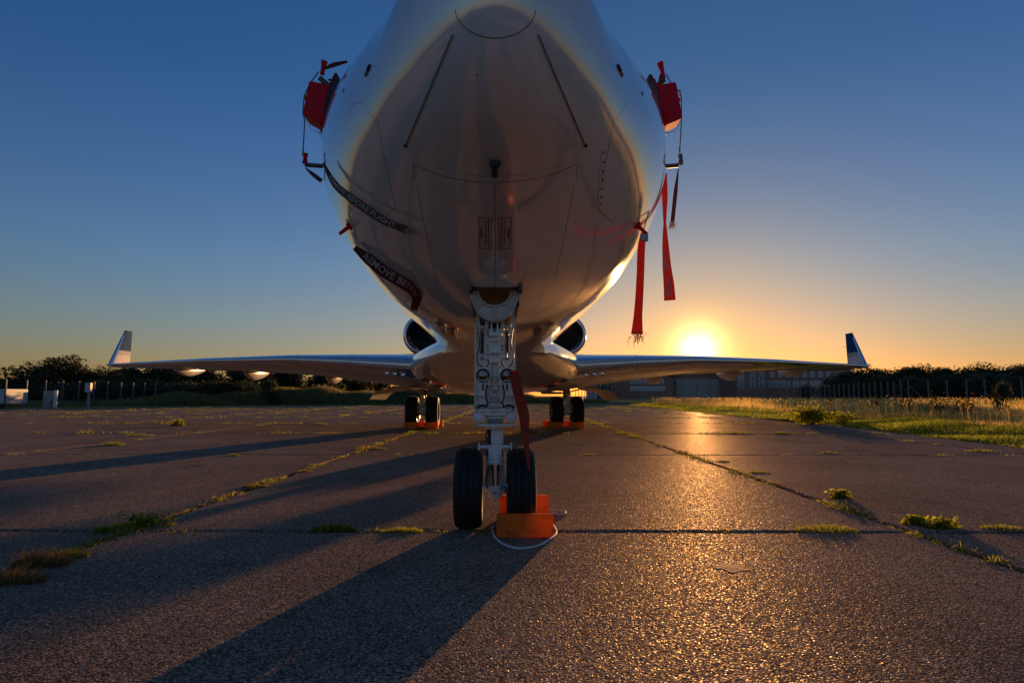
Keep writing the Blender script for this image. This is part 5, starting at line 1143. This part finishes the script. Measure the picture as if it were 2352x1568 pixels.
tl = [(-30, 868, 66), (12, 866, 66), (50, 863, 70), (85, 840, 68), (125, 822, 66), (165, 817, 68), (200, 846, 68), (240, 848, 72), (285, 838, 76), (330, 840, 80), (375, 838, 80), (420, 842, 82), (465, 846, 80), (510, 842, 84), (560, 842, 84), (610, 844, 86), (660, 845, 84), (710, 849, 88), (760, 852, 86), (815, 856, 90), (870, 861, 88), (930, 870, 92), (990, 874, 92), (1050, 880, 96), (1110, 882, 98)]
for i, (x, t, Y) in enumerate(tl):
    lb = 'tallest tree of the left skyline, light showing through its crown' if x == 165 else 'broad dark tree beside the tallest one on the left skyline' if x == 125 else f'dark scrubby tree behind the left fence and wing, {ORD[i]} from the left edge'
    tree_px(x, t, Y, (2, 0, 1, 3)[i % 4] if x not in (125, 165) else 5, 1.0 if x in (125, 165) else 1.35, lb, 'trees along the left skyline')
for i in range(13):                                     # undergrowth below them
    x = -20 + i * 47; tree_px(x, 876 + 4 * math.sin(i * 2.1), 63 + 3 * math.sin(i), (3, 1)[i % 2], 1.9, f'low dark bush in front of the left trees, {ORD[i]} from the left', 'bushes below the left trees', 'bush', 'bush')
tr = [(1925, 862, 120), (1950, 850, 112), (1985, 843, 108), (2020, 846, 104), (2055, 846, 100), (2090, 838, 98), (2125, 842, 96), (2165, 842, 94), (2205, 840, 92), (2245, 842, 90), (2285, 840, 88), (2325, 836, 84), (2360, 838, 80), (2400, 836, 78)]
for i, (x, t, Y) in enumerate(tr):
    tree_px(x, t, Y, (0, 1, 3, 2)[i % 4], 1.35, f'dark tree behind the right post fence, {ORD[i]} from the brick building', 'trees along the right skyline')
for i, (x, t, Y, k) in enumerate([(1990, 868, 92, 3), (2040, 862, 90, 1), (2095, 862, 86, 4), (2150, 866, 84, 3), (2200, 862, 82, 1), (2260, 856, 78, 4), (2310, 868, 76, 3), (2350, 858, 72, 1)]):
    tree_px(x, t, Y, k, 1.5, ('silvery bush' if k == 4 else 'olive bush') + f' before the right trees, {ORD[i]} from the building end', 'bushes below the right trees', 'bush', 'bush')
for x, t, Y, lb in ((1850, 885, 88, 'small dark shrub against the foot of the long brick building'), (1900, 886, 86, 'second dark shrub before the long brick building, nearer its right end'), (2300, 873, 24, 'tall leafy weed rising above the meadow near the right edge'), (620, 869, 57, 'rounded bright green bush on top of the bank under the left wing')):
    tree_px(x, t, Y, 1 if Y < 80 else 3, .75 if Y > 30 else .5, lb, None, 'bush', 'bush', z=float(ground_h(at(x, t, Y)[0], Y)) - .1)
for o_ in PROTO: bpy.data.objects.remove(o_[0]); bpy.data.objects.remove(o_[1])
# the big leafy weed by the concrete edge and others in the meadow
def bush(px_, py_, Y, w, h, n_, m_, size, label):
    c = at(px_, py_, Y); z = max(0, float(ground_h(c[0], Y))); P = rng.normal(size=(n_, 3)) * np.array([w * .26, w * .2, h * .24]) + np.array([c[0], Y, z + h * .48]); P = P[P[:, 2] > z]
    st = MB(); e_ = empty('leafy_weed', (c[0], Y, z)); tag(e_, label, 'weed')
    for k in range(12): st.tube([(c[0], Y, z - .03), (c[0] + random.gauss(0, w * .15), Y + random.gauss(0, w * .1), z + h * .5), (c[0] + random.gauss(0, w * .3), Y + random.gauss(0, w * .2), z + h * random.uniform(.6, .95))], .006, 4)
    st.build('stem', TRUNK, e_, smooth=0); mesh_np('foliage', *leaf_cards(P, size), m_, parent=e_, origin=(c[0], Y, z))
c0 = G(1855, 975)
bush(1862, 975, c0[1] + .3, 1.0, .56, 1300, WEED, .06, 'large bright green leafy weed at the edge of the right concrete')
bush(1930, 960, c0[1] + .6, 1.0, .36, 500, WEED, .05, 'smaller leafy weed just right of the large one')
for i, (x, y, Y, h) in enumerate(((2150, 900, 22, .85), (2080, 900, 25, .8), (2215, 905, 20, .8), (2010, 905, 28, .75), (1905, 905, 30, .8))):
    bush(x, y, Y, .9 if i < 4 else .25, h, 500 if i < 4 else 120, RUST, .05, f'russet dock weed in the dry meadow, {ORD[i]} in nearness to the tallest one' if i else 'tallest russet dock weed in the dry meadow')

# ================================================================ buildings
def window(parent, x, y, z, w, h, bars=1, name='window', cross=True):
    f_ = MB(); t = .12
    f_.box((x - w / 2 + t / 2, y, z), (t, .1, h)).box((x + w / 2 - t / 2, y, z), (t, .1, h)).box((x, y, z + h / 2 - t / 2), (w - 2 * t, .1, t)).box((x, y, z - h / 2 + t / 2), (w - 2 * t, .1, t))
    for k in range(1, bars + 1): f_.box((x - w / 2 + w * k / (bars + 1), y, z), (.08, .09, h - 2 * t))
    if cross: f_.box((x, y - .003, z + h * .12), (w - 2 * t, .085, .07))
    o_ = f_.build(name, WINW, parent, smooth=0); MB().box((x, y + .02, z), (w - .1, .02, h - .1)).build('pane', PANE, o_, smooth=0)
def xz(px_, py_, Y): p = at(px_, py_, Y); return p[0], p[2]
def block(name, label, x0, x1, top, Y, depth, wall, roofm=ROOFD, over=.3):
    a, zt = xz(x0, top, Y); b_ = xz(x1, top, Y)[0]; e_ = empty(name, ((a + b_) / 2, Y, 0)); tag(e_, label, 'building')
    w_ = MB(); w_.box(((a + b_) / 2, Y + depth / 2, zt / 2 - .1), (b_ - a, depth, zt + .2)); w_.build('wall', wall, e_, smooth=0)
    r_ = MB(); r_.box(((a + b_) / 2, Y + depth / 2, zt + .13), (b_ - a + 2 * over, depth + 2 * over, .26)); r_.build('roof', roofm, e_, smooth=0)
    return e_, zt
YB = 132
e_, _ = block('office_building', 'long two-storey brown brick office building right of the sun', 1757, 1955, 848, YB, 12, BRICK)
for k in range(10):
    x, z = xz(1773.5 + k * 18.4, 859.5, YB); window(e_, x, YB - .04, z, .95, 1.25)
for k, pp in enumerate((1762.5, 1778, 1793, 1808, 1828, 1846, 1866, 1880, 1899, 1921)):
    x, z = xz(pp, 881.5, YB); window(e_, x, YB - .04, z, 1.35, 1.35, 2)
x0_, z0_ = xz(1757, 848, YB)
e2, zt = block('brick_annexe', 'low brick annexe at the right end of the long office building', 1957, 1999, 866, YB + 2, 9, BRICK)
for pp in (1964, 1976, 1987): x, z = xz(pp, 876, YB + 2); window(e2, x, YB + 1.96, z, 1.0, .9, 0)
rl = MB(); za = zt + .26
for k in range(9): x = xz(1958 + k * 3.6, 866, YB + 2)[0]; rl.box((x, YB + 2.2, za + .5), (.06, .06, 1.0))
a, b_ = xz(1958, 1, YB + 2)[0], xz(1987, 1, YB + 2)[0]; rl.box(((a + b_) / 2, YB + 2.2, za + 1.02), (b_ - a, .06, .06)); rl.build('roof_railing', STEEL, e2, smooth=0)
e_, _ = block('brick_tower_block', 'four-storey brown brick block between the hangar and the office building', 1692, 1756, 826, YB - 3, 11, BRICK)
for py_ in (833, 851, 867.5, 883.5):
    for pp, bars in ((1702, 1), (1729, 0), (1748.5, 0)):
        x, z = xz(pp, py_, YB - 3); window(e_, x, YB - 3.04, z, 1.15 if not bars else 1.4, 1.25, bars)
# big hangar with a low arched roof
e_ = empty('aircraft_hangar', (xz(1610, 900, 140)[0], 140, 0)); tag(e_, 'large hangar with a shallow peaked roof right under the setting sun', 'building')
prof = [xz(x, y, 140) for x, y in ((1528, 866), (1566, 860), (1606, 850), (1650, 856), (1692, 862))]
pts = [(prof[0][0], -.2)] + prof + [(prof[-1][0], -.2)]
MB().plate(pts, 140, 175).build('wall', BRICK, e_, smooth=0)
MB().plate([(a, b_ + .02) for a, b_ in prof] + [(a, b_ + .55) for a, b_ in prof[::-1]], 139.6, 175.4).build('roof', ROOFD, e_, smooth=0)
a, z1 = xz(1552, 870, 139.8); b_ = xz(1677, 866, 139.8)[0]
for k in range(8): MB().box((a + (b_ - a) * (k + .5) / 8, 139.75 - .12 * (k % 2), z1 / 2), ((b_ - a) / 8 - .05, .1, z1)).build('hangar_door_leaf', RENDERW, e_, smooth=0)
# brick workshop with two rows of windows under a gable
e_ = empty('brick_workshop', (xz(1480, 900, 136)[0], 136, 0)); tag(e_, 'brown brick workshop with a gable and two rows of small white windows', 'building')
prof = [xz(x, y, 136) for x, y in ((1404, 868), (1440, 866), (1462, 858), (1508, 848), (1528, 858), (1546, 868))]
MB().plate([(prof[0][0], -.2)] + prof + [(prof[-1][0], -.2)], 136, 150).build('wall', BRICK, e_, smooth=0)
MB().plate([(a, b_ + .02) for a, b_ in prof] + [(a, b_ + .4) for a, b_ in prof[::-1]], 135.7, 150.3).build('roof', ROOFD, e_, smooth=0)
for k in range(8):
    x, z = xz(1451 + k * 10.1, 876, 136); window(e_, x, 135.96, z, .72, .95, 0); x, z = xz(1452 + k * 10.1, 892, 136); window(e_, x, 135.96, z, .92, 1.05, 2)
# low shed with green doors, far left of the hangars
e_, zt = block('door_shed', 'low flat-roofed shed with green and grey doors left of the workshop', 1362, 1403, 874, 128, 10, CONCW)
for x0, x1, m_ in ((1364, 1371, WHITEV), (1372, 1379, GALV), (1381, 1386, BLACK), (1387, 1396, DOORG), (1397, 1402, BLACK)):
    a, z1 = xz(x0, 879, 127.8); b_ = xz(x1, 879, 127.8)[0]; MB().box(((a + b_) / 2, 127.9, z1 / 2), (b_ - a, .12, z1)).build('shed_door', m_, e_, smooth=0)
for pp in (1379.5, 1396.5):
    x, z = xz(pp, 883, 127.7); 
    MB().box((x, 127.84, z), (.35, .06, 1.0)).build('glazed_slot', PANE, e_, smooth=0)
# chain fence gate far away under the right wing root
# ================================================================ fences
def fence(name, label, posts, m, h_of, mesh_h, wires=6, pr=.045, z0=0.0):
    e_ = empty(name, (np.mean([p[0] for p in posts]), np.mean([p[1] for p in posts]), 0)); tag(e_, label, 'fence')
    for (x, y) in posts:
        z = float(ground_h(x, y)) if z0 is None else 0; b = MB(); b.box((x, y, z + h_of / 2 - .1), (pr * 2, pr * 2, h_of + .2)); b.build('post', m, e_, smooth=0)
    w_ = MB()
    for (a, b2) in zip(posts[:-1], posts[1:]):
        za = float(ground_h(*a)) if z0 is None else 0; zb = float(ground_h(*b2)) if z0 is None else 0; L = math.hypot(b2[0] - a[0], b2[1] - a[1])
        for k in range(wires): zz = mesh_h * (k + 1) / wires; w_.tube([(a[0], a[1], za + zz), (b2[0], b2[1], zb + zz)], .006, 3, False)
        for k in range(1, int(L / .28)): t = k / int(L / .28); x, y = a[0] + (b2[0] - a[0]) * t, a[1] + (b2[1] - a[1]) * t; w_.tube([(x, y, za), (x, y, za + mesh_h)], .004, 3, False)
    tag(w_.build('wire_mesh', GALV, e_, smooth=0), kind='stuff'); return e_
posts = []
pl_ = [(-30, 45.2), (12, 46.5), (60, 47.6), (103, 48.8), (143, 50.0), (180, 51.2), (215, 52.4), (246, 53.6), (277, 54.8), (305, 56), (331, 57.4), (356, 58.8), (379, 60.2), (401, 61.6), (422, 63), (441, 64.6), (460, 66)]
for px_, Y in pl_: posts.append((at(px_, 910, Y)[0], Y))
fence('wire_fence', 'grey steel wire mesh fence on the far left behind the slabs', posts, GALV, 2.15, 1.75)
posts = []
pr_ = [(2390, 49), (2347, 50), (2305, 51), (2262, 52.2), (2220, 53.4), (2175, 54.6), (2132, 55.8), (2086, 57.2), (2069, 58.5), (2053, 60), (2039, 61.5), (2024, 63), (2010, 64.5), (1997, 66), (1984, 67.6), (1972, 69), (1961, 70.5), (1949, 72), (1938, 73.5), (1927, 75), (1916, 76.5), (1905, 78), (1894, 79.5), (1883, 81), (1872, 82.5), (1861, 84), (1850, 85.5), (1839, 87), (1828, 88.5), (1816, 90)]
for px_, Y in pr_: posts.append((at(px_, 890, Y)[0], Y))
fr_ = fence('post_fence', 'long fence of slender timber posts along the right side of the meadow', posts, TIMB, 2.45, 1.9, 5, .055)
p = np.array([posts[7][0], posts[7][1], 0]); MB().tube([p + np.array([0, -.1, 2.0]), p + np.array([1.8, -.3, 0])], .05, 6).build('brace_post', TIMB, fr_, smooth=0)
posts = [(at(x, 890, Y)[0], Y) for x, Y in ((1322, 100), (1329, 100), (1336, 100), (1343, 100), (1350, 100), (1357, 100))]
fence('palisade_fence', 'short dark palisade fence seen under the right wing root by the gear door', posts, STEEL, 2.0, 1.8, 4, .05)
# things by the left fence
a, zt = xz(104, 897, 47); b_ = xz(136, 897, 47)[0]; e_ = MB(); e_.box(((a + b_) / 2 - .1, 47.0, zt / 2), (b_ - a, .16, zt)); o_ = tag(e_.build('concrete_screen', CONCW, None, bevel=.02), 'pale concrete slab screen standing behind the left wire fence', 'wall')
MB().box((b_ - .12, 46.86, zt / 2), (.22, .12, zt + .06)).build('end_post', WINW, o_, smooth=0)
MB().tube([(a + .5, 46.86, .1), (b_ - .3, 46.86, zt * .62)], .03, 5).build('diagonal_bar', STEEL, o_)
x, z = xz(205, 900, 48); o_ = MB().box((x, 48, z / 2), (.14, .14, z)); o_ = tag(o_.build('cabinet_post', CONCW, None, smooth=0), 'pale meter cabinet on a post by the left fence', 'cabinet')
MB().box((x, 47.9, z + .35), (.42, .3, .75)).build('meter_cabinet', WHITEV, o_, bevel=.02)
a, zt = xz(-26, 893, 43); b_, _ = xz(14.5, 893, 43); zb_ = xz(10, 929, 43)[1]
e_ = empty('box_trailer', ((a + b_) / 2, 43, 0)); tag(e_, 'white box trailer with a green mark, cut off by the left edge', 'trailer')
MB().box(((a + b_) / 2, 44.0, (zt + max(.35, zb_)) / 2), (b_ - a, 2.0, zt - max(.35, zb_))).build('body', WHITEV, e_, bevel=.03)
MB().box((b_ - .02, 42.98, (zt + .35) / 2), (.10, .06, zt - .35)).build('corner_strip', GALV, e_)
MB().box((b_ - 1.3, 42.97, zt - .55), (.4, .03, .16)).build('green_mark', mat('green_mark', (.02, .35, .08), .5), e_, smooth=0)
MB().cyl((b_ - .5, 43.2, .28), (b_ - .5, 43.4, .28), .28).build('wheel', RUBBER, e_)
c = G(182, 931); b = MB(); b.lathe((c[0], c[1], .12), (0, 1, .25), [(-.16, .005), (-.1, .05), (0, .075), (.1, .05), (.2, .012)], 12); b.lathe((c[0], c[1] - .13, .2), (0, -.3, 1), [(-.06, .02), (0, .035), (.05, .01)], 10)
b.tube([(c[0] - .02, c[1], 0), (c[0] - .02, c[1], .08)], .008, 4).tube([(c[0] + .02, c[1], 0), (c[0] + .02, c[1], .08)], .008, 4); tag(b.build('gull', WHITEV, None), 'small white bird standing by the left fence foot', 'bird')
print('objects', len(bpy.data.objects))
